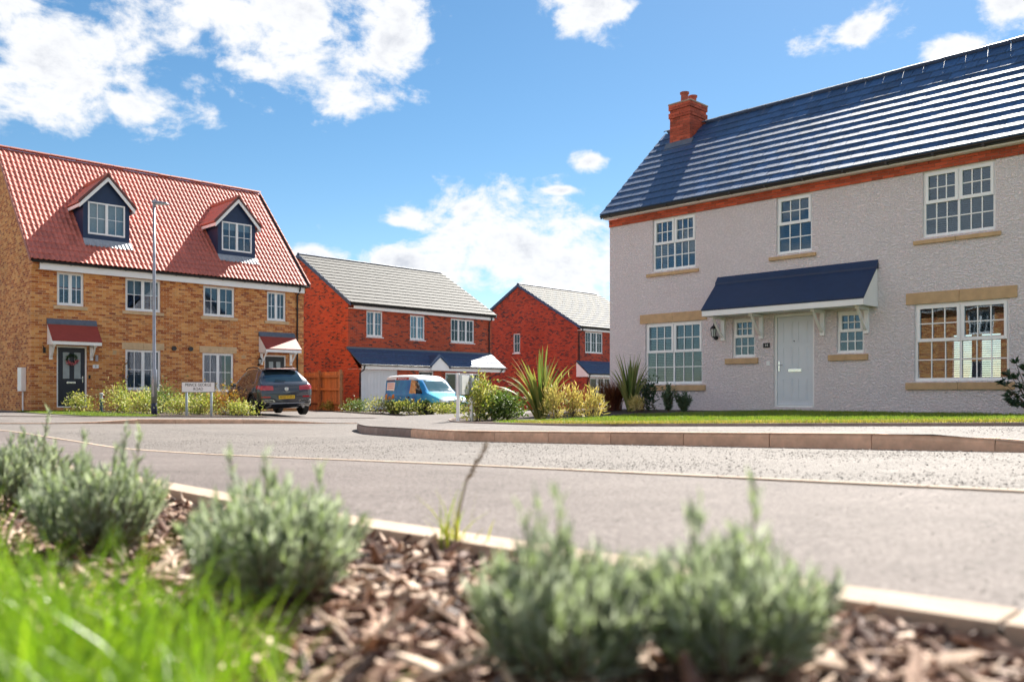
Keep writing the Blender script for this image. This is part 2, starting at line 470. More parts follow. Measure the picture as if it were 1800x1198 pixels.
MAT['head_clear'] = M('headlamp_lens', (0.52, 0.56, 0.60), 0.12, 0.2, 30, coat=1.0)
MAT['plate_yellow'] = M('yellow_number_plate', (0.72, 0.44, 0.02), 0.4, 0.03, 4)
MAT['plate_white'] = M('white_number_plate', (0.75, 0.75, 0.72), 0.4, 0.03, 4)
MAT['van_white'] = M('white_van_paint', (0.80, 0.82, 0.84), 0.25, 0.02, 3, coat=1.0)
MAT['van_grey'] = M('grey_bumper_plastic', (0.055, 0.060, 0.070), 0.55, 0.1, 10)
MAT['decal_red'] = M('red_print', (0.42, 0.02, 0.03), 0.4, 0.05, 4)
MAT['decal_pink'] = M('pink_print', (0.62, 0.28, 0.30), 0.4, 0.05, 4)
MAT['decal_navy'] = M('navy_print', (0.015, 0.02, 0.09), 0.4, 0.05, 4)
MAT['decal_orange'] = M('orange_print', (0.62, 0.19, 0.03), 0.4, 0.2, 9)
MAT['bin_green'] = M('green_bin_plastic', (0.03, 0.07, 0.035), 0.5, 0.1, 8)
MAT['bin_lid'] = M('pale_bin_lid', (0.45, 0.47, 0.46), 0.5, 0.1, 8)
MAT['post_blue'] = M('teal_grey_post', (0.06, 0.11, 0.14), 0.5, 0.2, 8)
MAT['lamp_glass'] = M('lantern_glass', (0.55, 0.58, 0.58), 0.1, 0.05, 5)
MAT['wreath_green'] = leaf_mat('wreath_leaf', [(0.02, 0.06, 0.02), (0.05, 0.10, 0.04)], 0.1)
MAT['wreath_pink'] = leaf_mat('wreath_flower', [(0.55, 0.10, 0.14), (0.62, 0.25, 0.28)], 0.1)


def van_wrap_mat():
    m, t, b, out = new_mat('van_printed_wrap')
    co = t.node('ShaderNodeTexCoord').outputs['Object']
    s = t.node('ShaderNodeSeparateXYZ')
    t.l.new(co, s.inputs[0])
    x, y, z = s.outputs
    n = t.noise(co, 3.0, 3, 0.5)
    hill = t.math('ADD', z, t.math('MULTIPLY', t.math('SUBTRACT', n, 0.5), 0.5))
    blue = t.mix(t.mapr(t.noise(co, 2.2, 3, 0.5), 0.35, 0.65, 0, 1), (0.004, 0.16, 0.46), (0.01, 0.30, 0.56))
    blue = t.mix(t.mapr(x, 2.9, 4.1, 0, 1, True), blue, (0.10, 0.48, 0.66))
    green = t.mix(t.mapr(t.noise(co, 5.0, 4, 0.6), 0.35, 0.65, 0, 1), (0.02, 0.09, 0.03), (0.10, 0.20, 0.05))
    teal = t.mapr(t.noise(co, 3.7, 2, 0.5), 0.56, 0.62, 0, 1, True)
    tree = t.math('MULTIPLY', teal, t.mapr(x, 0.5, 1.8, 1, 0, True))
    c = t.mix(t.math('MULTIPLY', tree, 0.75), blue, (0.01, 0.14, 0.15))
    c = t.mix(t.mapr(hill, 0.66, 0.72, 1, 0, True), c, green)
    c = t.mix(t.mapr(z, 1.58, 1.62, 0, 1, True), c, (0.80, 0.83, 0.86))
    t.l.new(c, b.inputs['Base Color'])
    b.inputs['Roughness'].default_value = 0.4
    b.inputs['Specular IOR Level'].default_value = 0.25
    return m


MAT['van_wrap'] = van_wrap_mat()

# ------------------------------------------------------------------ mesh helpers
ZB = 0.0          # base height that the current thing subtracts from its vertices


def link(o, parent=None):
    COL.objects.link(o)
    if parent is not None:
        o.parent = parent
    return o


def box_uv(me):
    n = len(me.loops)
    if n == 0:
        return
    uvl = me.uv_layers.new(name='UVMap')
    co = np.empty(len(me.vertices) * 3)
    me.vertices.foreach_get('co', co)
    co = co.reshape(-1, 3)
    lv = np.empty(n, dtype=np.int64)
    me.loops.foreach_get('vertex_index', lv)
    ls = np.empty(len(me.polygons), dtype=np.int64)
    lt = np.empty(len(me.polygons), dtype=np.int64)
    me.polygons.foreach_get('loop_start', ls)
    me.polygons.foreach_get('loop_total', lt)
    nr = np.empty(len(me.polygons) * 3)
    me.polygons.foreach_get('normal', nr)
    nr = np.abs(nr.reshape(-1, 3))
    ax = np.repeat(np.argmax(nr, axis=1), lt)
    # polygons are stored in loop order
    P = co[lv]
    u = np.where(ax == 0, P[:, 1], P[:, 0])
    v = np.where(ax == 2, P[:, 1], P[:, 2])
    uv = np.empty(n * 2)
    uv[0::2] = u
    uv[1::2] = v
    uvl.data.foreach_set('uv', uv)


class MB:
    def __init__(s):
        s.v = []
        s.f = []

    def add(s, vs, fs):
        k = len(s.v)
        s.v += [tuple(v) for v in vs]
        s.f += [tuple(i + k for i in f) for f in fs]
        return s

    def hexa(s, p):
        return s.add(p, [(0, 3, 2, 1), (4, 5, 6, 7), (0, 1, 5, 4), (1, 2, 6, 5), (2, 3, 7, 6), (3, 0, 4, 7)])

    def box(s, x0, x1, y0, y1, z0, z1):
        return s.hexa([(x0, y0, z0), (x1, y0, z0), (x1, y1, z0), (x0, y1, z0), (x0, y0, z1), (x1, y0, z1), (x1, y1, z1), (x0, y1, z1)])

    def quad(s, a, b, c, d):
        return s.add([a, b, c, d], [(0, 1, 2, 3)])

    def prism(s, poly, axis, a0, a1):
        n = len(poly)

        def P(u, w, a):
            return {'x': (a, u, w), 'y': (u, a, w), 'z': (u, w, a)}[axis]
        vs = [P(u, w, a0) for u, w in poly] + [P(u, w, a1) for u, w in poly]
        fs = [tuple(range(n))[::-1], tuple(range(n, 2 * n))] + [(i, (i + 1) % n, n + (i + 1) % n, n + i) for i in range(n)]
        return s.add(vs, fs)

    def tube(s, path, r, n=8, caps=True):
        path = [Vector(p) for p in path]
        rs = r if isinstance(r, (list, tuple)) else [r] * len(path)
        k = len(s.v)
        for i, p in enumerate(path):
            d = (path[min(i + 1, len(path) - 1)] - path[max(i - 1, 0)]).normalized()
            a = d.orthogonal().normalized() if abs(d.z) < 0.95 else Vector((1, 0, 0)) - d * d.x
            a = a.normalized()
            if abs(d.z) < 0.95:
                a = d.cross(Vector((0, 0, 1))).normalized()
            b = d.cross(a)
            for j in range(n):
                t = 2 * math.pi * j / n
                q = p + (a * math.cos(t) + b * math.sin(t)) * rs[i]
                s.v.append(tuple(q))
        for i in range(len(path) - 1):
            for j in range(n):
                s.f.append((k + i * n + j, k + i * n + (j + 1) % n, k + (i + 1) * n + (j + 1) % n, k + (i + 1) * n + j))
        if caps:
            s.f.append(tuple(k + j for j in range(n))[::-1])
            s.f.append(tuple(k + (len(path) - 1) * n + j for j in range(n)))
        return s

    def lathe(s, prof, n=16, c=(0, 0, 0), axis='z'):
        k = len(s.v)
        for r, h in prof:
            for j in range(n):
                t = 2 * math.pi * j / n
                a, b = r * math.cos(t), r * math.sin(t)
                p = {'z': (a, b, h), 'y': (a, h, b), 'x': (h, a, b)}[axis]
                s.v.append((p[0] + c[0], p[1] + c[1], p[2] + c[2]))
        m = len(prof)
        for i in range(m - 1):
            for j in range(n):
                s.f.append((k + i * n + j, k + i * n + (j + 1) % n, k + (i + 1) * n + (j + 1) % n, k + (i + 1) * n + j))
        s.f.append(tuple(k + j for j in range(n))[::-1])
        s.f.append(tuple(k + (m - 1) * n + j for j in range(n)))
        return s

    def build(s, name, mat, parent=None, smooth=False, bevel=0.0, zb=None, uv=True):
        zb = ZB if zb is None else zb
        me = bpy.data.meshes.new(name)
        me.from_pydata([(x, y, z - zb) for x, y, z in s.v], [], s.f)
        me.validate()
        me.update()
        if uv:
            box_uv(me)
        me.materials.append(MAT[mat] if isinstance(mat, str) else mat)
        if smooth:
            me.polygons.foreach_set('use_smooth', [True] * len(me.polygons))
        o = bpy.data.objects.new(name, me)
        link(o, parent)
        if bevel:
            b = o.modifiers.new('bevel', 'BEVEL')
            b.width = bevel
            b.segments = 2
            b.limit_method = 'ANGLE'
        return o


def B(*a):
    return MB().box(*a)


def fast_mesh(name, V, F, mat, parent=None, smooth=False):
    V = np.asarray(V, dtype=np.float64)
    F = np.asarray(F, dtype=np.int64)
    me = bpy.data.meshes.new(name)
    me.vertices.add(len(V))
    me.vertices.foreach_set('co', V.ravel())
    k = F.shape[1]
    me.loops.add(F.size)
    me.loops.foreach_set('vertex_index', F.ravel())
    me.polygons.add(len(F))
    me.polygons.foreach_set('loop_start', np.arange(len(F)) * k)
    me.update(calc_edges=True)
    me.materials.append(MAT[mat])
    if smooth:
        me.polygons.foreach_set('use_smooth', [True] * len(F))
    o = bpy.data.objects.new(name, me)
    return link(o, parent)


def tag(o, label=None, cat=None, group=None, kind=None):
    if label:
        o['label'] = label
    if cat:
        o['category'] = cat
    if group:
        o['group'] = group
    if kind:
        o['kind'] = kind
    return o


def empty(name, loc, rz=0.0, label=None, cat=None, group=None):
    o = bpy.data.objects.new(name, None)
    o.empty_display_size = 0.3
    o.location = loc
    o.rotation_euler = (0, 0, rz)
    COL.objects.link(o)
    return tag(o, label, cat, group)


def inst(name, me, parent, loc=(0, 0, 0), rot=(0, 0, 0), scale=(1, 1, 1)):
    o = bpy.data.objects.new(name, me)
    o.location = loc
    o.rotation_euler = rot
    o.scale = scale
    return link(o, parent)


def text_mesh(name, body, size, mat, parent, loc, rot, align='CENTER', extrude=0.001):
    cu = bpy.data.curves.new(name, 'FONT')
    cu.body = body
    cu.size = size
    cu.align_x = align
    cu.align_y = 'CENTER'
    cu.extrude = extrude
    cu.resolution_u = 3
    tmp = bpy.data.objects.new('tmp_text', cu)
    COL.objects.link(tmp)
    dg = bpy.context.evaluated_depsgraph_get()
    me = bpy.data.meshes.new_from_object(tmp.evaluated_get(dg))
    bpy.data.objects.remove(tmp, do_unlink=True)
    me.name = name
    me.materials.clear()
    me.materials.append(MAT[mat])
    o = bpy.data.objects.new(name, me)
    o.location = loc
    o.rotation_euler = rot
    return link(o, parent)


# ------------------------------------------------------------------ site geometry
A1 = R(44.264)                       # direction of the brick terrace fronts
cA, sA = math.cos(A1), math.sin(A1)
AW = R(44.264 - 90)                  # the white house front


def XY(p, q):
    """p runs along the terrace fronts, q runs out of them towards the near road"""
    return (p * cA + q * sA, p * sA - q * cA)


def interp(x, xs, ys):
    return float(np.interp(x, xs, ys))


def sstep(x):
    x = min(1, max(0, x))
    return x * x * (3 - 2 * x)


def road_z(p, q):
    f = interp(q, [-60, -21, -12.5, 0, 6, 40], [-0.80, -0.775, -0.731, -0.375, -0.27, -0.10])
    return f - 0.0245 * (p - 9) * sstep((-8 - q) / 10) * (1 if p > 0 else 1)


def edge_z(q):      # top of the pale edging by the near bed
    return interp(q, [-30, -12, -4.2, -2, -0.4, 6], [-0.62, -0.46, -0.385, -0.385, -0.340, -0.25])


def near_z(p, q):   # near footway
    t = min(1, max(0, (p - 1.4) / 2.0))
    return (1 - t) * (edge_z(q) - 0.006) + t * (road_z(3.4, q) + 0.05)


def bed_z(p, q):    # mulch bed and grass by the camera
    return edge_z(q) - 0.047 + 0.012 * math.sin(p * 5 + q * 3) * math.cos(q * 4)


def white_path_z(q, p=8):
    return road_z(min(p, 9), max(q, -17)) + 0.125


def white_z(p, q):
    """land in front of and around the white house"""
    pin = interp(q, [-17, -15.1, -14.6, -13.4, -11.8, -9.7, -8.2, -6, 6], [30, 14, 12.5, 11.2, 10.3, 9.5, 8.9, 8.7, 8.8])
    z0 = white_path_z(q) + 0.035
    t = sstep((p - pin) / (16.8 - pin)) if pin < 16 else 0
    z1 = -0.415
    z = z0 * (1 - t) + z1 * t
    return z


def terr_z(p, q):
    """land on the terrace side"""
    zk = road_z(p, -21) + 0.10
    B0 = interp(p, [-20, 0, 8.3, 13, 18.5, 23, 33, 60], [-0.35, -0.5, -0.63, -0.66, -0.76, -0.84, -1.02, -1.4])
    qh = interp(p, [19.5, 21.5], [-31.6, -35.0])
    if q > -23:
        up = interp(p, [-20, 6.7, 7.7, 11.3, 13.2, 60], [0.030, 0.018, 0.10, 0.10, 0.018, 0.018])
        t = sstep((-21 - q) / 1.6)
        return (zk - 0.10 + up) * (1 - t) + (zk + 0.012 * (-21 - q)) * t
    t = min(1, (-23 - q) / (-23 - qh))
    return (zk + 0.024) * (1 - t ** 1.3) + B0 * t ** 1.3


def drape(name, P0, P1, Q0, Q1, np_, nq, fz, mat, dz=0.0, kind='structure', warp=None, parent=None):
    V = []
    F = []
    for i in range(np_ + 1):
        for j in range(nq + 1):
            p = P0 + (P1 - P0) * i / np_
            q = Q0 + (Q1 - Q0) * j / nq
            if warp:
                p, q = warp(i / np_, j / nq)
            x, y = XY(p, q)
            V.append((x, y, fz(p, q) + dz))
    w = nq + 1
    for i in range(np_):
        for j in range(nq):
            F.append((i * w + j, (i + 1) * w + j, (i + 1) * w + j + 1, i * w + j + 1))
    o = fast_mesh(name, V, F, mat, parent, True)
    if kind:
        o['kind'] = kind
    return o


# big sheet out to the horizon
def far_ground():
    V = []
    F = []
    rings = [0, 30, 60, 120, 300, 800, 3000]
    n = 48
    for r in rings:
        for j in range(n):
            a = 2 * math.pi * j / n
            V.append((r * math.cos(a), 20 + r * math.sin(a), -2.0 - min(r, 300) * 0.004))
    for i in range(len(rings) - 1):
        for j in range(n):
            F.append((i * n + j, (i + 1) * n + j, (i + 1) * n + (j + 1) % n, i * n + (j + 1) % n))
    o = fast_mesh('ground', V, F, 'earth', None, True)
    o['kind'] = 'structure'


far_ground()
def road_sheet_z(p, q):
    under = sstep((2.9 - p) / 0.8) * sstep((q + 19.5) / 1.0)
    under = max(under, sstep((p - 9.2) / 1.5) * sstep((q + 12.0) / 2.0))
    return road_z(p, q) - 0.35 * under


drape('road', -30, 70, -21.3, 30, 200, 120, road_sheet_z, 'road')
drape('terrace_ground', -25, 60, -70, -21.0, 85, 98, terr_z, 'drive')

# near kerb line (top of a low kerb seen from behind)
NEAR_K = [(3.42, 6), (3.42, -3.8), (3.25, -5.2), (3.0, -6.4), (3.05, -8.2), (3.45, -10.2), (3.7, -12.5), (3.6, -16), (2.6, -18.2), (0.6, -19.4), (-2, -19.8), (-25, -19.8)]
WHITE_K = [(6.9, 8), (6.9, -7.3), (7.15, -8.6), (7.75, -10.1), (8.5, -12.3), (9.6, -14.4), (11.3, -16.2), (13.5, -17.0), (45, -17.0)]
WHITE_IN = [(8.8, 8), (8.45, -7.0), (8.8, -8.2), (9.4, -9.7), (10.2, -11.8), (11.2, -13.4), (12.5, -14.6), (14, -15.1), (45, -15.1)]


def resample(poly, step):
    out = []
    for (a, b) in zip(poly[:-1], poly[1:]):
        d = math.dist(a, b)
        n = max(1, round(d / step))
        for i in range(n):
            t = i / n
            out.append((a[0] + (b[0] - a[0]) * t, a[1] + (b[1] - a[1]) * t))
    out.append(poly[-1])
    return out


def smooth_poly(poly, it=2):
    for _ in range(it):
        out = [poly[0]]
        for a, b in zip(poly[:-1], poly[1:]):
            out.append((a[0] * .75 + b[0] * .25, a[1] * .75 + b[1] * .25))
            out.append((a[0] * .25 + b[0] * .75, a[1] * .25 + b[1] * .75))
        out.append(poly[-1])
        poly = out
    return poly


def even(poly, n):
    L = [0]
    for a, b in zip(poly[:-1], poly[1:]):
        L.append(L[-1] + math.dist(a, b))
    ts = np.linspace(0, L[-1], n)
    return [(interp(t, L, [p[0] for p in poly]), interp(t, L, [p[1] for p in poly])) for t in ts]


def strip(name, A, Bl, m, fz, mat, dz=0.0, kind='structure', parent=None):
    n = len(A)
    V = []
    F = []
    for a, b in zip(A, Bl):
        for j in range(m + 1):
            t = j / m
            p = a[0] + (b[0] - a[0]) * t
            q = a[1] + (b[1] - a[1]) * t
            x, y = XY(p, q)
            V.append((x, y, fz(p, q) + dz))
    w = m + 1
    for i in range(n - 1):
        for j in range(m):
            F.append((i * w + j, (i + 1) * w + j, (i + 1) * w + j + 1, i * w + j + 1))
    o = fast_mesh(name, V, F, mat, parent, True)
    if kind:
        o['kind'] = kind
    return o


nk = smooth_poly(NEAR_K)
nk_e = even(nk[:], 80)
near_in = [(1.4, q) if q > -16 else (1.4 - (p < 1.5) * 0, q) for p, q in nk_e]
near_in = [(min(1.4, p - 1.6), q + (1.6 if p < 1.5 else 0)) for p, q in nk_e]
strip('near_pavement', nk_e, near_in, 6, near_z, 'footway')

wk = even(smooth_poly(WHITE_K), 120)
wi = even(smooth_poly(WHITE_IN), 120)
strip('far_pavement', wk, wi, 4, lambda p, q: white_path_z(q, p) + 0.012 * max(0, p - 7) - 0.10 * sstep((q + 2.35) / 0.95) * sstep((8.3 - p) / 1.3), 'drive')
w_out = [(max(60, p + 1) if False else 40, q) for p, q in wi]


def white_land(name, q0, q1, p1, mat, dz, inner=True):
    n = 60
    V = []
    F = []
    qs = np.linspace(q0, q1, n)
    wp = smooth_poly(WHITE_IN)
    wp = sorted(wp[:-1], key=lambda a: a[1])
    m = 26
    for q in qs:
        pin = interp(q, [a[1] for a in wp], [a[0] for a in wp])
        for j in range(m + 1):
            p = pin + (p1 - pin) * j / m
            x, y = XY(p, q)
            V.append((x, y, white_z(p, q) + dz))
    w = m + 1
    for i in range(n - 1):
        for j in range(m):
            F.append((i * w + j, (i + 1) * w + j, (i + 1) * w + j + 1, i * w + j + 1))
    o = fast_mesh(name, V, F, mat, None, True)
    o['kind'] = 'structure'
    return o


white_land('garden_soil', -15.05, 9, 45, 'soil', -0.012)
drape('lawn_ground', 8.4, 17.8, -10.6, 8, 40, 60, white_z, 'lawn_base', 0.012,
      warp=lambda u, v: ((lambda q: (interp(q, [-10.6, -9.7, -8.2, -7, 8], [9.9, 9.45, 8.83, 8.5, 8.83]) * (1 - u) + 17.75 * u, q))(-10.6 + 18.6 * v)))


# kerbs -------------------------------------------------------------
def kerb_profile_mesh(name, w, h, L, chamfer, mat):
    mb = MB()
    poly = [(0, -h), (w, -h), (w, 0), (chamfer, 0), (0.006, -chamfer * 1.2), (0, -chamfer * 2)]
    mb.prism(poly, 'x', 0.004, L - 0.004)
    me = bpy.data.meshes.new(name)
    me.from_pydata(mb.v, [], mb.f)
    me.update()
    me.materials.append(MAT[mat])
    return me


def lay_kerb(name, poly, zfun, me_fun, L, side, label, step=None, dz=None):
    """stones laid end to end; local y of a stone points away from the road"""
    root = empty(name, (0, 0, 0))
    root['kind'] = 'structure'
    n = 0
    for i, (a, b) in enumerate(zip(poly[:-1], poly[1:])):
        ax, ay = XY(*a)
        bx, by = XY(*b)
        az_ = zfun(*a)
        bz_ = zfun(*b)
        d = Vector((bx - ax, by - ay, bz_ - az_))
        ln = d.length
        me = me_fun(i)
        o = bpy.data.objects.new('kerb_stone', me)
        x = d.normalized()
        up = Vector((0, 0, 1))
        y = up.cross(x).normalized() * side
        z = x.cross(y) * side
        if side < 0:
            # mirror by laying the stone from the other end
            x = -x
            y = Vector((0, 0, 1)).cross(x).normalized()
            z = x.cross(y)
            mtx = Matrix((x, y, z)).transposed().to_4x4()
            mtx.translation = Vector((bx, by, bz_))
        else:
            mtx = Matrix((x, y, z)).transposed().to_4x4()
            mtx.translation = Vector((ax, ay, az_))
        o.matrix_world = mtx @ Matrix.Diagonal((ln / L, 1, 1, 1))
        COL.objects.link(o)
        o.parent = root
        n += 1
    return root


KM = kerb_profile_mesh('kerb_stone_mesh', 0.125, 0.26, 0.9, 0.018, 'kerb')
KMd = kerb_profile_mesh('kerb_stone_dark_mesh', 0.125, 0.26, 0.9, 0.018, 'kerb_dark')
EM = kerb_profile_mesh('edging_stone_mesh', 0.115, 0.16, 0.9, 0.004, 'edging')
LK = kerb_profile_mesh('low_kerb_mesh', 0.055, 0.16, 0.9, 0.006, 'edging')


def kerb_pts(poly, step, p_lim=None):
    P = smooth_poly(poly, 3)
    L = sum(math.dist(a, b) for a, b in zip(P[:-1], P[1:]))
    return even(P, int(L / step) + 1)


wkp = [a for a in kerb_pts(WHITE_K, 0.9) if a[0] < 30]


def wk_z(p, q):
    drop = sstep((q + 2.35) / 0.95) * 0.10
    return road_z(min(p, 9 if q > -16 else p), q) + 0.125 - drop + 0.004


lay_kerb('white_side_kerb', wkp, wk_z, lambda i: (KMd if wkp[i][1] < -9.7 else KM), 0.9, -1, '')
nkp = [a for a in kerb_pts(NEAR_K, 0.9) if a[0] > -12]
lay_kerb('near_side_kerb', nkp, lambda p, q: near_z(p, q) + 0.008, lambda i: LK, 0.9, 1, '')
ekp = [(1.4 + 0.115, 5 - 0.9 * i) for i in range(26)]
lay_kerb('bed_edging', ekp, lambda p, q: edge_z(q), lambda i: EM, 0.9, 1, '')
tkp = [(-20 + 0.9 * i, -21.0) for i in range(60)]


def tk_z(p, q):
    up = interp(p, [-20, 6.7, 7.7, 11.3, 13.2, 60], [0.035, 0.022, 0.112, 0.112, 0.022, 0.022])
    return road_z(p, -21) + up


lay_kerb('terrace_side_kerb', tkp, tk_z, lambda i: KM, 0.9, 1, '')
# flush channel line at the back of the terrace pavement
V = MB()
for i in range(70):
    a, b = -12 + 0.6 * i, -12 + 0.6 * (i + 1) - 0.01
    za, zb_ = terr_z(a, -23) + 0.006, terr_z(b, -23) + 0.006
    pts = [XY(a, -22.95), XY(b, -22.95), XY(b, -23.03), XY(a, -23.03)]
    zs = [za, zb_, zb_, za]
    V.hexa([(x, y, z - 0.05) for (x, y), z in zip(pts, zs)] + [(x, y, z + 0.012) for (x, y), z in zip(pts, zs)])
o = V.build('back_edging', 'kerb_dark', zb=0)
o['kind'] = 'structure'
# timber / stone lip between far pavement and lawn
V = MB()
lp = [a for a in even(smooth_poly(WHITE_IN), 90) if a[0] < 16]
for a, b in zip(lp[:-1], lp[1:]):
    pts = [XY(a[0] - 0.03, a[1]), XY(b[0] - 0.03, b[1]), XY(b[0] + 0.02, b[1]), XY(a[0] + 0.02, a[1])]
    zs = [white_path_z(a[1]) + 0.02, white_path_z(b[1]) + 0.02] * 1
    zs = [zs[0], zs[1], zs[1], zs[0]]
    V.hexa([(x, y, z - 0.1) for (x, y), z in zip(pts, zs)] + [(x, y, z + 0.032) for (x, y), z in zip(pts, zs)])
o = V.build('lawn_edging', 'kerb_dark', zb=0)
o['kind'] = 'structure'


# loose dark chippings on the worn road surface and some grit on the pavement
def chippings(name, n, p0, p1, q0, q1, zf, lo, hi, mat, seed, patchy=True):
    rg = np.random.default_rng(seed)
    out = []
    while len(out) < n:
        u = rg.random() ** 1.5
        q = q1 + (q0 - q1) * u
        p = rg.uniform(p0, p1)
        if patchy:
            d = .5 + .5 * math.sin(p * 2.3 + 1.3 * math.sin(q * 1.1)) * math.sin(q * 1.7 + p)
            if rg.random() > .12 + .88 * d ** 2:
                continue
        x, y = XY(p, q)
        out.append((x, y, zf(p, q)))
    C = np.array(out)
    r_ = rg.uniform(lo, hi, n)
    a = rg.uniform(0, 6.28, n)
    V = []
    for k in range(4):
        t = a + k * np.pi / 2
        e = rg.uniform(.7, 1.3, n)
        V.append(C + np.stack([np.cos(t) * r_ * e, np.sin(t) * r_ * e, -.2 * r_], 1))
    V.append(C + np.stack([rg.normal(0, .3, n) * r_, rg.normal(0, .3, n) * r_, r_ * rg.uniform(.5, 1.0, n)], 1))
    V = np.stack(V, 1).reshape(-1, 3)
    i = np.arange(n)[:, None] * 5
    F = np.concatenate([i + np.array(t) for t in ((0, 1, 4), (1, 2, 4), (2, 3, 4), (3, 0, 4))], 1).reshape(-1, 3)
    o = fast_mesh(name, V, F, mat)
    o['kind'] = 'stuff'
    return o


tag(chippings('road_chippings', 15000, 3.5, 6.88, -16, -.4, road_z, .005, .013, 'chipping', 1), 'loose dark chippings scattered over the worn road', 'gravel')
tag(chippings('pavement_grit', 2600, 1.55, 3.3, -9, -.3, near_z, .002, .006, 'chipping', 2, False), 'fine grit lying on the near pavement', 'grit')
tag(chippings('path_grit', 2500, 7.05, 8.5, -7, -.4, lambda p, q: white_path_z(q, p) + .012 * max(0, p - 7), .003, .008, 'chipping', 3), 'grit lying on the pavement before the lawn', 'grit')


# ------------------------------------------------------------------ building helpers
def wall_mb(x0, x1, z0, z1, ops, depth=0.11, y=0.0, mb=None):
    """a wall face in the plane y with openings (a, b, c, d) and their reveals"""
    mb = mb or MB()
    xs = sorted({x0, x1} | {v for o in ops for v in (o[0], o[1])})
    zs = sorted({z0, z1} | {v for o in ops for v in (o[2], o[3])})
    for i in range(len(xs) - 1):
        for j in range(len(zs) - 1):
            cx, cz = (xs[i] + xs[i + 1]) / 2, (zs[j] + zs[j + 1]) / 2
            if any(o[0] < cx < o[1] and o[2] < cz < o[3] for o in ops):
                continue
            a, b, c, d = xs[i], xs[i + 1], zs[j], zs[j + 1]
            mb.quad((a, y, c), (b, y, c), (b, y, d), (a, y, d))
    for a, b, c, d in ops:
        y2 = y + depth
        mb.quad((a, y, c), (a, y, d), (a, y2, d), (a, y2, c))
        mb.quad((b, y, c), (b, y2, c), (b, y2, d), (b, y, d))
        mb.quad((a, y, d), (b, y, d), (b, y2, d), (a, y2, d))
        mb.quad((a, y, c), (a, y2, c), (b, y2, c), (b, y, c))
    return mb


def bars(mb, a, b, c, d, cols, rows, y, w=0.02, t=0.014):
    for i in range(1, cols):
        x = a + (b - a) * i / cols
        mb.box(x - w / 2, x + w / 2, y, y + t, c, d)
    for j in range(1, rows):
        z = c + (d - c) * j / rows
        mb.box(a, b, y - 0.001, y + t - 0.002, z - w / 2, z + w / 2)


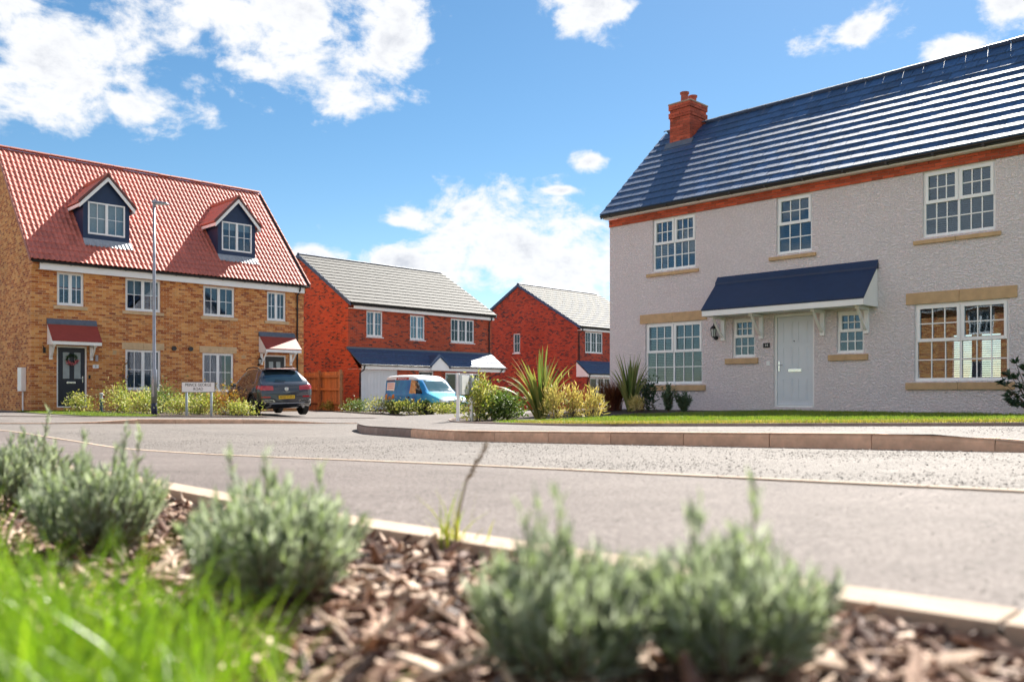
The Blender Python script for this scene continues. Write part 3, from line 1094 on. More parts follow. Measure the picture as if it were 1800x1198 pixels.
def window(parent, a, b, c, d, y=0.05, lights=2, style='casement', cols=2, rows=2, sill=None, lintel=None,
           blind=None, sill_mat='stone', fracs=None, frame_mat='upvc', bw=0.02, fw=0.05):
    """window > pane, glazing_bar, window_sill, lintel, blind"""
    f = MB()
    fd = 0.065
    f.box(a, b, y, y + fd, c, c + fw + 0.015)
    f.box(a, b, y, y + fd, d - fw, d)
    f.box(a, a + fw, y + 0.001, y + fd, c + fw, d - fw)
    f.box(b - fw, b, y + 0.001, y + fd, c + fw, d - fw)
    f.box(a + 0.01, b - 0.01, y - 0.035, y + 0.01, c - 0.012, c + 0.022)     # drip sill of the frame
    if fracs is None:
        fracs = [1 / lights] * lights
    xs = [a + fw]
    tot = b - a - 2 * fw
    for fr in fracs:
        xs.append(xs[-1] + tot * fr)
    panes = []
    for i in range(len(fracs)):
        l, r_ = xs[i], xs[i + 1]
        if i > 0:
            l += 0.022
        if i < len(fracs) - 1:
            r_ -= 0.022
            f.box(r_, r_ + 0.044, y + 0.0005, y + fd, c + fw, d - fw)
        c0, d0 = c + fw + 0.015, d - fw
        if style == 'sash':
            zm = c0 + (d0 - c0) * 0.52
            # upper opening light, proud of the frame
            for (q0, q1, q2, q3) in ((l - 0.008, r_ + 0.008, zm - 0.02, zm + 0.045), (l - 0.008, r_ + 0.008, d0 - 0.045, d0 + 0.008)):
                f.box(q0, q1, y - 0.022, y + 0.05, q2, q3)
            f.box(l - 0.008, l + 0.045, y - 0.0215, y + 0.05, zm + 0.045, d0 - 0.045)
            f.box(r_ - 0.045, r_ + 0.008, y - 0.0215, y + 0.05, zm + 0.045, d0 - 0.045)
            panes.append((l + 0.045, r_ - 0.045, zm + 0.045, d0 - 0.045))
            panes.append((l, r_, c0, zm - 0.02))
        else:
            e = 0.03
            f.box(l, r_, y - 0.012, y + 0.045, c0, c0 + e)
            f.box(l, r_, y - 0.012, y + 0.045, d0 - e, d0)
            f.box(l, l + e, y - 0.0115, y + 0.045, c0 + e, d0 - e)
            f.box(r_ - e, r_, y - 0.0115, y + 0.045, c0 + e, d0 - e)
            panes.append((l + e, r_ - e, c0 + e, d0 - e))
    w = f.build('window', frame_mat, parent)
    for (l, r_, c0, d0) in panes:
        B(l - 0.004, r_ + 0.004, y + 0.022, y + 0.027, c0 - 0.004, d0 + 0.004).build('pane', 'glass', w)
        g = MB()
        bars(g, l, r_, c0, d0, cols, rows, y + 0.006, bw)
        g.build('glazing_bar', frame_mat, w)
    if sill:
        s0, s1, z0, z1 = sill
        mb = MB()
        n = 2 if s1 - s0 > 1.3 else 1
        for k in range(n):
            l = s0 + (s1 - s0) * k / n + (0.004 if k else 0)
            r_ = s0 + (s1 - s0) * (k + 1) / n
            mb.hexa([(l, -0.05, z0), (r_, -0.05, z0), (r_, 0.02 + y, z0), (l, 0.02 + y, z0), (l, -0.05, z1 - 0.012), (r_, -0.05, z1 - 0.012), (r_, 0.02 + y, z1), (l, 0.02 + y, z1)])
        mb.build('window_sill', sill_mat, w, bevel=0.006)
    if lintel:
        s0, s1, z0, z1 = lintel
        mb = MB()
        xm = (s0 + s1) / 2
        mb.box(s0, xm - 0.002, -0.02, 0.03 + y, z0, z1)
        mb.box(xm + 0.002, s1, -0.02, 0.03 + y, z0, z1)
        mb.build('lintel', sill_mat, w, bevel=0.005)
    if blind:
        kind = blind[0]
        yy = y + 0.16
        mb = MB()
        if kind == 'venetian':
            z = d - 0.05
            tilt = blind[1] if len(blind) > 1 else 0.02
            zmin = c + (d - c) * (blind[2] if len(blind) > 2 else 0.0) + 0.05
            pitch = 0.042
            while z > zmin:
                mb.hexa([(a + .03, yy, z), (b - .03, yy, z), (b - .03, yy + .046, z + tilt), (a + .03, yy + .046, z + tilt),
                         (a + .03, yy, z + .003), (b - .03, yy, z + .003), (b - .03, yy + .046, z + tilt + .003), (a + .03, yy + .046, z + tilt + .003)])
                z -= pitch
            mb.build('blind', blind[3] if len(blind) > 3 else 'slat_blind', w)
        elif kind == 'roller':
            h = blind[1]
            mb.box(a + .02, b - .02, yy, yy + .006, d - (d - c) * h, d)
            mb.build('blind', blind[2] if len(blind) > 2 else 'roller', w)
        elif kind == 'curtain':
            n = 26
            V = []
            for k in range(n + 1):
                x = a + .03 + (b - a - .06) * k / n
                V.append((x, yy + 0.03 * math.sin(k * 1.9) + 0.02 * math.sin(k * .7)))
            for k in range(n):
                mb.quad((*V[k], c + .02), (*V[k + 1], c + .02), (*V[k + 1], d - .02), (*V[k], d - .02))
            mb.build('curtain', blind[1] if len(blind) > 1 else 'net', w, smooth=True)
    return w


def roof_part(parent, name, length, x0, y_e, z_e, y_r, z_r, deck='slate_deck', sign=1):
    """an inclined roof deck; its own frame: x along the eaves, y up the slope, z out of the roof"""
    sl = math.hypot(y_r - y_e, z_r - z_e)
    ang = math.atan2(z_r - z_e, abs(y_r - y_e))
    mb = MB().box(0, length, 0, sl, -0.12, -0.03)
    me = bpy.data.meshes.new(name)
    me.from_pydata(mb.v, [], mb.f)
    me.update()
    box_uv(me)
    me.materials.append(MAT[deck])
    o = bpy.data.objects.new(name, me)
    link(o, parent)
    if sign > 0:
        o.location = (x0, y_e, z_e - ZB)
        o.rotation_euler = (ang, 0, 0)
    else:
        o.location = (x0 + length, y_e, z_e - ZB)
        o.rotation_euler = (ang, 0, math.pi)
    return o, sl


def flat_tile_mesh(w, L, t, lift, mat, name='tile_mesh'):
    mb = MB()
    z0, z1 = lift, 0.002
    g = 0.004
    # lower edge slightly arrised
    mb.hexa([(g, 0, z0), (w - g, 0, z0), (w - g, L, z1), (g, L, z1), (g, 0.006, z0 + t), (w - g, 0.006, z0 + t), (w - g, L, z1 + t), (g, L, z1 + t)])
    me = bpy.data.meshes.new(name)
    me.from_pydata(mb.v, [], mb.f)
    me.update()
    me.materials.append(MAT[mat])
    return me


def pantile_mesh(w, L, lift, mat, name='pantile_mesh', rolls=2, seg=6, amp=0.019, t=0.02):
    n = seg * rolls
    xs = [w * 1.02 * i / n for i in range(n + 1)]

    def h(x):
        u = (x / w * rolls) % 1.0
        # a narrow high roll beside a wide flat pan
        return amp * (math.cos(2 * math.pi * (u - 0.28)) + 0.35 * math.cos(4 * math.pi * (u - 0.28)))
    V = []
    for y, z in ((0, lift), (L, 0.0)):
        for x in xs:
            V.append((x, y, z + h(x) + t))
    for x in xs:
        V.append((x, 0, lift + h(x) - 0.008))
    F = []
    m = n + 1
    for i in range(n):
        F.append((i, i + 1, m + i + 1, m + i))
        F.append((2 * m + i, 2 * m + i + 1, i + 1, i))
    me = bpy.data.meshes.new(name)
    me.from_pydata(V, [], F)
    me.update()
    me.materials.append(MAT[mat])
    return me


def join_meshes(name, me, xforms, mat, parent):
    """copies of a mesh as one mesh"""
    n = len(me.vertices)
    co = np.empty(n * 3)
    me.vertices.foreach_get('co', co)
    co = co.reshape(-1, 3)
    faces = [tuple(p.vertices) for p in me.polygons]
    V = []
    F = []
    for k, (x, y, z) in enumerate(xforms):
        V.append(co + np.array((x, y, z)))
        F += [tuple(i + k * n for i in f) for f in faces]
    V = np.concatenate(V)
    m2 = bpy.data.meshes.new(name)
    m2.from_pydata(V.tolist(), [], F)
    m2.update()
    m2.materials.append(MAT[mat])
    o = bpy.data.objects.new(name, m2)
    link(o, parent)
    o['kind'] = 'stuff'
    return o


def tile_roof(roof, spots, me, mat, limit, rank):
    """the `limit` tiles that show largest are pieces of their own, the rest one mesh"""
    spots = sorted(spots, key=rank)
    rs = random.Random(3)
    for sp in spots[:limit]:
        x, y = sp[0], sp[1]
        inst('tile', me, roof, (x, y, rs.uniform(0, 0.003)), (rs.uniform(-.004, .004), 0, rs.uniform(-.006, .006)), (sp[2] if len(sp) > 2 else 1, 1, 1))
    if spots[limit:]:
        join_meshes('tile_field', me, [(s_[0], s_[1], rs.uniform(0, 0.003)) for s_ in spots[limit:]], mat, roof)


def ridge_tiles(parent, x0, x1, y, z, mat, L=0.45, r=0.12, axis_name='ridge_tile'):
    n = max(1, round((x1 - x0) / L))
    L = (x1 - x0) / n
    mb = MB()
    k = 8
    V = []
    F = []
    for e, xx in enumerate((0.004, L - 0.004)):
        for rr in (r, r - 0.02):
            for i in range(k + 1):
                a = math.pi * (0.1 + 0.8 * i / k)
                V.append((xx, rr * 1.15 * math.cos(a), rr * math.sin(a) * 0.9))
    m = k + 1
    for i in range(k):
        F.append((i, i + 1, 2 * m + i + 1, 2 * m + i))
        F.append((i, m + i, m + i + 1, i + 1))
        F.append((2 * m + i, 2 * m + i + 1, 3 * m + i + 1, 3 * m + i))
    me = bpy.data.meshes.new('ridge_tile_mesh')
    me.from_pydata(V, [], F)
    me.update()
    me.materials.append(MAT[mat])
    rs = random.Random(5)
    for i in range(n):
        inst('ridge_tile', me, parent, (x0 + i * L, y, z - ZB + rs.uniform(-.004, .004)), (0, rs.uniform(-.008, .008), 0))


def gutter(parent, x0, x1, y, z, r=0.058, brackets=True):
    mb = MB()
    n = 7
    pr = []
    for i in range(n + 1):
        a = math.pi + math.pi * i / n
        pr.append((y + r * math.cos(a), z + r * math.sin(a)))
    poly = pr + [(yy + (0.004 if yy < y else -0.004), zz + 0.004) for yy, zz in reversed(pr)]
    mb.prism(poly, 'x', x0, x1)
    if brackets:
        x = x0 + 0.3
        while x < x1:
            mb.box(x - 0.02, x + 0.02, y - r * 1.06, y + r + 0.02, z - r * 1.12, z - r * 0.4)
            x += 0.9
    return mb.build('gutter', 'black_pvc', parent)


def downpipe(parent, path, r=0.034):
    mb = MB()
    mb.tube(path, r, 10)
    for k in range(len(path) - 1):
        a, b = Vector(path[k]), Vector(path[k + 1])
        if (b - a).length > 1.2:
            for t in (0.12, 0.55, 0.92):
                c = a.lerp(b, t)
                mb.lathe([(r * 1.25, -0.03), (r * 1.25, 0.03)], 10, tuple(c))
    return mb.build('downpipe', 'black_pvc', parent, smooth=True)


def shell(parent, W, D, z0, ze, zr, mat, front, back=(), y_f=0.0, ridge=None, gap=0.0):
    """front wall with openings, back wall, two gable ends"""
    ridge = D / 2 if ridge is None else ridge
    f = wall_mb(0, W, z0, ze, front, 0.11, y_f)
    f.build('front_wall', mat, parent)
    bk = wall_mb(0, W, z0, ze, list(back), -0.11, D)
    bk.build('rear_wall', mat, parent)
    for x in (0, W):
        mb = MB()
        mb.add([(x, y_f, z0), (x, D, z0), (x, D, ze), (x, ridge, zr), (x, y_f, ze)], [(0, 1, 2, 3, 4)])
        mb.build('gable_wall', mat, parent)


# ------------------------------------------------------------------ the brick pair with dormers
def px_root(name, X0, Y0, zb, ang, label, cat, group=None):
    global ZB
    ZB = zb
    return empty(name, (X0, Y0, zb), ang, label, cat, group)


def plain_door(parent, a, b, c, d, y, mat, panels, frame_mat='upvc'):
    fr = 0.055
    mb = MB()
    mb.box(a, a + fr, y, y + .08, c, d)
    mb.box(b - fr, b, y, y + .08, c, d)
    mb.box(a + fr, b - fr, y, y + .08, d - fr, d)
    mb.box(a + fr, b - fr, y - .02, y + .08, c, c + 0.04)
    dr = mb.build('door', frame_mat, parent)
    leaf = MB()
    l, r_, z0, z1 = a + fr + .004, b - fr - .004, c + 0.045, d - fr - .004
    leaf.box(l, r_, y + .03, y + .07, z0, z1)
    w, h = r_ - l, z1 - z0
    for (u0, u1, v0, v1) in panels:
        # raised moulding round each panel
        p0, p1, q0, q1 = l + w * u0, l + w * u1, z0 + h * v0, z0 + h * v1
        e = 0.018
        leaf.box(p0, p1, y + .021, y + .032, q0, q0 + e)
        leaf.box(p0, p1, y + .021, y + .032, q1 - e, q1)
        leaf.box(p0, p0 + e, y + .0215, y + .032, q0 + e, q1 - e)
        leaf.box(p1 - e, p1, y + .0215, y + .032, q0 + e, q1 - e)
        leaf.box(p0 + .04, p1 - .04, y + .024, y + .032, q0 + .04, q1 - .04)
    leaf.build('door_leaf', mat, dr)
    return dr, (l, r_, z0, z1)


def lever(dr, x, y, z, flip=1):
    mb = MB()
    mb.box(x - .018, x + .018, y + .012, y + .03, z - .11, z + .11)
    mb.tube([(x, y + .02, z + .03), (x, y - .035, z + .03), (x + flip * .11, y - .035, z + .03)], .009, 8)
    mb.lathe([(.014, -.01), (.014, .012)], 10, (x, y + .01, z - .05), 'y')
    mb.build('handle', 'chrome', dr)


def letterbox(dr, x0, x1, y, z0, z1):
    mb = MB()
    mb.box(x0, x1, y + .014, y + .031, z0, z1)
    mb.box(x0 + .015, x1 - .015, y + .008, y + .015, z0 + .012, z1 - .012)
    mb.build('letterbox', 'chrome', dr, bevel=.003)


def bracket(parent, x, y_w, y_f, z0, z1, mat='fascia'):
    """gallows bracket standing on the wall: post, arm, curved brace"""
    mb = MB()
    w = .05
    mb.box(x - w, x + w, y_w - .05, y_w, z0, z1)
    mb.box(x - w * .8, x + w * .8, y_f, y_w - .05, z1 - .06, z1 - .001)
    n = 6
    pts = []
    for i in range(n + 1):
        t = i / n
        pts.append((y_w - .05 + (y_f + .06 - y_w + .05) * t, z0 + .06 + (z1 - .07 - z0 - .06) * (t ** 1.25)))
    for i in range(n):
        (ya, za), (yb, zb_) = pts[i], pts[i + 1]
        mb.hexa([(x - .028, ya, za), (x + .028, ya, za), (x + .028, yb, zb_), (x - .028, yb, zb_),
                 (x - .028, ya - .02, za + .06), (x + .028, ya - .02, za + .06), (x + .028, yb - .02, zb_ + .06), (x - .028, yb - .02, zb_ + .06)])
    return mb.build('bracket', mat, parent)


def canopy(parent, x0, x1, zt, zf, depth, mat, lead='lead', tiles=False, over=0.0, fas=0.11, cheek_right=True):
    """lean-to porch roof: sloping sheet, lead strip against the wall, white fascia, soffit and cheeks"""
    y0, y1 = -.005, -depth
    mb = MB()
    # sloping slab
    zs = zt - .20
    ys = y0 - (depth * .12)
    mb.hexa([(x0, y1, zf), (x1, y1, zf), (x1, ys, zs), (x0, ys, zs), (x0, y1 - .005, zf + .035), (x1, y1 - .005, zf + .035), (x1, ys, zs + .035), (x0, ys, zs + .035)])
    c = mb.build('porch_canopy', mat, parent)
    mb = MB()
    mb.hexa([(x0 - .005, ys - .03, zs + .005), (x1 + .005, ys - .03, zs + .005), (x1 + .005, y0, zs + .02), (x0 - .005, y0, zs + .02),
             (x0 - .005, ys - .03, zs + .05), (x1 + .005, ys - .03, zs + .05), (x1 + .005, y0 - .01, zt), (x0 - .005, y0 - .01, zt)])
    mb.build('lead_flashing', lead, c)
    mb = MB()
    mb.box(x0 + .01, x1 - .01, y1 + .01, y1 + .035, zf - fas, zf - .002)
    mb.box(x0 + .01, x0 + .035, y1 + .035, y0, zf - fas, zf - .003)
    mb.box(x1 - .035, x1 - .01, y1 + .035, y0, zf - fas, zf - .003)
    mb.build('fascia', 'fascia', c)
    for xx in (x0 + .015, x1 - .03):
        MB().prism([(y1 + .04, zf - .004), (y0, zf - .004), (y0, zs), (ys, zs - .006)], 'x', xx, xx + .015).build('cheek', 'fascia', c)
    B(x0 + .035, x1 - .035, y1 + .035, y0, zf - fas + .02, zf - fas + .035).build('soffit', 'fascia', c)
    return c


def lantern_mb(x, y, z):
    """coach lantern on a wall bracket, hanging out from the wall (metal part, glass part)"""
    mb = MB()
    mb.lathe([(.05, 0), (.05, .02)], 12, (x, y - .02, z - .11), 'y')
    mb.tube([(x, y - .02, z - .11), (x, y - .10, z - .13), (x, y - .13, z - .09)], .012, 8)
    c = (x, y - .13, z)
    mb.lathe([(.02, -.10), (.045, -.085), (.05, -.08)], 6, c)
    for k in range(6):
        a = k * math.pi / 3
        mb.tube([(c[0] + .045 * math.cos(a), c[1] + .045 * math.sin(a), z - .08), (c[0] + .075 * math.cos(a), c[1] + .075 * math.sin(a), z + .10)], .007, 5)
    mb.lathe([(.085, .10), (.092, .112), (.05, .165), (.02, .18), (.012, .215), (.004, .235)], 6, c)
    g = MB().lathe([(.042, -.08), (.07, .10)], 6, c)
    return mb, g


def house_pair():
    H = px_root('brick_house', -15.959, 28.3, -0.62, A1, 'buff brick pair of homes with red pantile roof and two navy dormers', 'house')
    W, D, z0, ze = 10.2, 8.2, -1.4, 4.42
    yr, zr = 3.95, 8.95
    wins = [(0.79, 1.64, 2.97, 4.10), (3.03, 4.28, 2.94, 4.10), (5.9, 7.16, 2.93, 4.08), (8.54, 9.38, 2.91, 4.08),
            (3.03, 4.29, 0.10, 1.55), (5.87, 7.12, 0.04, 1.52)]
    doors = [(0.78, 1.75, -0.50, 1.60), (8.43, 9.40, -0.62, 1.52)]
    shell(H, W, D, z0, ze + .02, zr - .15, 'brick_buff', wins + doors, ridge=yr)
    # corbelled brick at the eaves ends
    for x in (-0.0, W - .2):
        mb = MB()
        for k in range(4):
            mb.box(x - .001, x + .201, -.05 - .06 * k, .0, ze - .35 + .075 * k, ze - .35 + .075 * (k + 1))
        mb.build('corbel', 'brick_buff', H)
    bl = [('roller', .42), ('roller', .48), ('curtain',), ('venetian', .03), ('curtain',), ('curtain', 'net')]
    for i, (w, bd) in enumerate(zip(wins, bl)):
        a, b, c, d = w
        sill = (a - .11, b + .11, c - .13, c - .005) if i < 4 else (a - .1, b + .1, c - .13, c - .005)
        window(H, a, b, c, d, .05, 2, 'casement', 2, 2, sill=sill, lintel=((a - .12, b + .12, d + .005, d + .25) if i >= 4 else None), blind=bd, sill_mat='stone_pale')
    # doors
    pan = [(.12, .88, .04, .40)]
    dr, (l, r_, c, d) = plain_door(H, *doors[0], .05, 'door_navy', pan)
    w, h = r_ - l, d - c
    for u in (.18, .60):
        B(l + w * u, l + w * (u + .24), .062, .078, c + h * .47, c + h * .92).build('door_glazing', 'frost', dr)
    letterbox(dr, l + w * .32, l + w * .66, .05, c + h * .385, c + h * .42)
    lever(dr, l + w * .92, .05, c + h * .46, -1)
    dr, (l, r_, c, d) = plain_door(H, *doors[1], .05, 'door_dark', pan)
    w, h = r_ - l, d - c
    for u in (.2, .58):
        B(l + w * u, l + w * (u + .22), .062, .078, c + h * .5, c + h * .9).build('door_glazing', 'frost', dr)
    letterbox(dr, l + w * .32, l + w * .66, .05, c + h * .40, c + h * .435)
    lever(dr, l + w * .92, .05, c + h * .46, -1)
    for x0, x1 in ((0.47, 2.04), (8.17, 9.75)):
        c_ = canopy(H, x0, x1, 2.50 if x0 < 5 else 2.44, 1.72, .62, 'red_canopy')
        for x in (x0 + .12, x1 - .16):
            bracket(c_, x, 0, -.45, 1.12, 1.62)
    # fascia, gutter, downpipe
    mb = MB()
    mb.box(.2, W - .1, -.24, -.21, 4.10, 4.36)
    mb.build('fascia', 'fascia', H)
    B(.2, W - .1, -.209, -.001, 4.12, 4.14).build('soffit', 'fascia', H)
    gutter(H, -.05, W + .05, -.31, 4.37)
    downpipe(H, [(9.87, -.31, 4.32), (9.87, -.28, 4.2), (9.87, -.06, 4.0), (9.87, -.06, -.7)])
    # roof
    roof, sl = roof_part(H, 'roof', W + .2, -.1, -.33, 4.43, yr, zr, 'slate_deck')
    back, slb = roof_part(H, 'rear_roof', W + .2, -.1, D + .33, 4.43, yr + .0, zr, 'red_tile', -1)
    tw, gg = .33, .301
    me = pantile_mesh(tw, .36, .022, 'red_tile', rolls=2)
    slope = (zr - 4.43) / (yr + .33)
    spots = []
    nrow = int(sl / gg)
    ncol = int((W + .2) / tw) + 1
    dorm = [(1.72, 3.42), (6.66, 8.36)]
    ca = math.cos(math.atan(slope))
    for i in range(nrow):
        for j in range(ncol):
            x, y = j * tw, i * gg - .03
            if x + tw > W + .24:
                continue
            cx, cy = x + tw / 2 - .1, -.33 + (y + .1) * ca
            if any(a + .12 < cx < b - .12 for a, b in dorm) and .66 < cy < 1.75:
                continue
            spots.append((x, y))
    tile_roof(roof, spots, me, 'red_tile', 300, lambda s: s[0] * 1.0 + s[1] * .15)
    for x in (-.1, W + .1):
        mb = MB()
        k = 14
        for i in range(k):
            t0, t1 = i / k, (i + 1) / k
            ya, yb = -.33 + (yr + .33) * t0, -.33 + (yr + .33) * t1
            za, zb_ = 4.43 + (zr - 4.43) * t0, 4.43 + (zr - 4.43) * t1
            xa = x - (.03 if x < 1 else -.0)
            mb.hexa([(xa, ya, za - .12), (xa + .04, ya, za - .12), (xa + .04, yb, zb_ - .12), (xa, yb, zb_ - .12),
                     (xa, ya, za + .055), (xa + .04, ya, za + .055), (xa + .04, yb, zb_ + .035), (xa, yb, zb_ + .035)])
        mb.build('verge', 'red_ridge', H)
    ridge_tiles(H, -.12, W + .12, yr, zr - .01, 'red_ridge', .45, .12)
    # dormers
    for (a, b) in dorm:
        xc = (a + b) / 2
        yf = .52
        zf0, zee, za = 5.20, 6.80, 7.66
        mb = wall_mb(a + .06, b - .06, zf0, zee, [(a + .22, b - .22, 5.60, 6.74)], .08, yf)
        mb.add([(a + .06, yf, zee), (b - .06, yf, zee), (xc, yf, za)], [(0, 1, 2)])
        for x in (a + .06, b - .06):
            mb.add([(x, yf, zf0 - .2), (x, yf, zee), (x, 2.6, zee), (x, 2.6, zf0 - .2)], [(0, 1, 2, 3)])
        dm = mb.build('dormer', 'navy_clad', H)
        # dormer window
        f = MB()
        w0, w1, c, d = a + .22, b - .22, 5.60, 6.74
        yy = yf + .0
        f.box(w0, w1, yy - .02, yy + .06, c, c + .06)
        f.box(w0, w1, yy - .02, yy + .06, d - .05, d)
        f.box(w0, w0 + .05, yy - .019, yy + .06, c + .06, d - .05)
        f.box(w1 - .05, w1, yy - .019, yy + .06, c + .06, d - .05)
        xm = (w0 + w1) / 2
        f.box(xm - .045, xm + .045, yy - .019, yy + .06, c + .06, d - .05)
        f.build('window_frame', 'upvc', dm)
        for l, r_ in ((w0 + .05, xm - .045), (xm + .045, w1 - .05)):
            B(l, r_, yy + .02, yy + .026, c + .06, d - .05).build('pane', 'glass', dm)
            g = MB()
            bars(g, l, r_, c + .06, d - .05, 2, 2, yy + .004, .02)
            g.build('glazing_bar', 'upvc', dm)
        B(w0, w1, yy + .12, yy + .13, c + .05 if a < 3 else d - .3, d).build('blind', 'roller', dm)
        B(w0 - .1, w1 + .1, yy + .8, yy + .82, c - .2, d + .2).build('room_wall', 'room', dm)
        # roof of the dormer: two pitched slabs with tile courses, barge boards
        ov = .10
        pit = (za - zee) / (xc - a - .06)
        xo = a - ov
        for s in (-1, 1):
            mb = MB()
            zo = za + .04 - pit * (xc - xo)
            n = 5
            ye = -.02 + yf - .14
            for k in range(n):
                t0, t1 = k / n, (k + 1) / n
                xa, xb = xc + s * (xc - xo) * (1 - t0), xc + s * (xc - xo) * (1 - t1)
                h0, h1 = zo + (za + .04 - zo) * t0, zo + (za + .04 - zo) * t1
                m2 = 14
                for j in range(m2):
                    # shallow rolls along each course
                    q0, q1 = ye + (2.75 - ye) * j / m2, ye + (2.75 - ye) * (j + 1) / m2
                    qm = (q0 + q1) / 2
                    e = .028
                    mb.add([(xa, q0, h0 + .03), (xa, qm, h0 + .06), (xa, q1, h0 + .03), (xb, q1, h1 + .006), (xb, qm, h1 + .036), (xb, q0, h1 + .006),
                            (xa, q0, h0 - .0), (xa, q1, h0 - .0)], [(0, 1, 4, 5), (1, 2, 3, 4), (0, 6, 7, 2, 1)])
            mb.add([(xc + s * (xc - xo), ye, zo), (xc, ye, za + .04), (xc, 2.75, za + .04), (xc + s * (xc - xo), 2.75, zo)], [(0, 1, 2, 3)])
            mb.add([(xc + s * (xc - xo), ye, zo - .05), (xc, ye, za - .01), (xc, 2.75, za - .01), (xc + s * (xc - xo), 2.75, zo - .05)], [(0, 1, 2, 3)])
            mb.build('dormer_roof', 'red_tile', dm)
            mb = MB()
            # front verge strip, brown, over a white barge board
            mb.hexa([(xc + s * (xc - xo + .03), ye - .03, zo - .04), (xc, ye - .03, za + .02), (xc, ye + .06, za + .02), (xc + s * (xc - xo + .03), ye + .06, zo - .04),
                     (xc + s * (xc - xo + .03), ye - .03, zo + .06), (xc, ye - .03, za + .13), (xc, ye + .06, za + .13), (xc + s * (xc - xo + .03), ye + .06, zo + .06)])
            mb.build('dormer_verge', 'brown_canopy_trim', dm)
            mb = MB()
            mb.hexa([(xc + s * (xc - xo), ye - .005, zo - .20), (xc, ye - .005, za - .14), (xc, ye + .03, za - .14), (xc + s * (xc - xo), ye + .03, zo - .20),
                     (xc + s * (xc - xo), ye - .005, zo - .045), (xc, ye - .005, za + .015), (xc, ye + .03, za + .015), (xc + s * (xc - xo), ye + .03, zo - .045)])
            mb.build('barge_board', 'fascia', dm)
            xs_ = xc + s * (xc - xo)
            B(min(xs_, xs_ - s * .03), max(xs_, xs_ - s * .03), ye + .031, 1.9, zo - .16, zo - .05).build('dormer_fascia', 'fascia', dm)
        mb = MB()
        mb.tube([(xc, ye - .03, za + .08), (xc, 2.75, za + .08)], .09, 8)
        mb.build('dormer_ridge', 'red_ridge', dm)
        # lead apron under the window, dressed over the tiles
        mb = MB()
        s0 = 4.43 + slope * (yf + .33) + .05
        n = 12
        for k in range(n):
            xa = a + .05 + (b - a - .05) * k / n
            xb = a + .05 + (b - a - .05) * (k + 1) / n
            xm_ = (xa + xb) / 2
            y_b = yf - .24
            zb_ = s0 - slope * .24
            mb.add([(xa, yf, s0 + .06), (xm_, yf, s0 + .06), (xb, yf, s0 + .06), (xb, y_b, zb_ + .012), (xm_, y_b, zb_ + .05), (xa, y_b, zb_ + .012)], [(0, 1, 4, 5), (1, 2, 3, 4)])
        mb.build('lead_apron', 'lead_pale', dm)
    # small fittings
    for x in (4.765, 5.395):
        MB().lathe([(.085, 0), (.085, .06), (.06, .07)], 16, (x, -.07, 1.645), 'y').build('wall_vent', 'black_pvc', H)
    B(2.6, 2.72, -.012, .0, 1.36, 1.5).build('air_brick', 'stone', H)
    B(7.45, 7.62, -.012, .0, 1.36, 1.46).build('air_brick', 'stone', H)
    pl = B(1.93, 2.12, -.015, .0, .85, .98).build('number_plaque', 'sign_white', H)
    text_mesh('number', '3', .11, 'sign_black', pl, (2.025, -.017, .915 - ZB), (R(90), 0, 0))
    B(1.79, 1.85, -.03, .0, .49, .61).build('doorbell', 'sign_black', H)
    m_, g_ = lantern_mb(8.17, 0, 1.22)
    la = m_.build('wall_lantern', 'sign_black', H)
    g_.build('lantern_glass', 'lamp_glass', la)
    MB().lathe([(.05, -.11), (.05, .11)], 10, (2.04, -.06, 1.2)).build('wall_light', 'galv', H)
    mb = MB()
    mb.tube([(.34, -.01, 1.58), (.34, -.09, 1.56), (.38, -.1, 1.5)], .014, 6)
    mb.box(.35, .41, -.12, -.02, 1.33, 1.52)
    mb.build('wall_hook', 'sign_black', H)
    # meter box with its pipe on the gable
    mb = MB()
    mb.box(-.16, 0, .55, .98, .05, .85)
    mx = mb.build('meter_box', 'upvc', H, bevel=.012)
    MB().tube([(-.05, .75, .05), (-.05, .75, -.75)], .03, 8).build('meter_pipe', 'upvc', mx)
    return H


HP = house_pair()


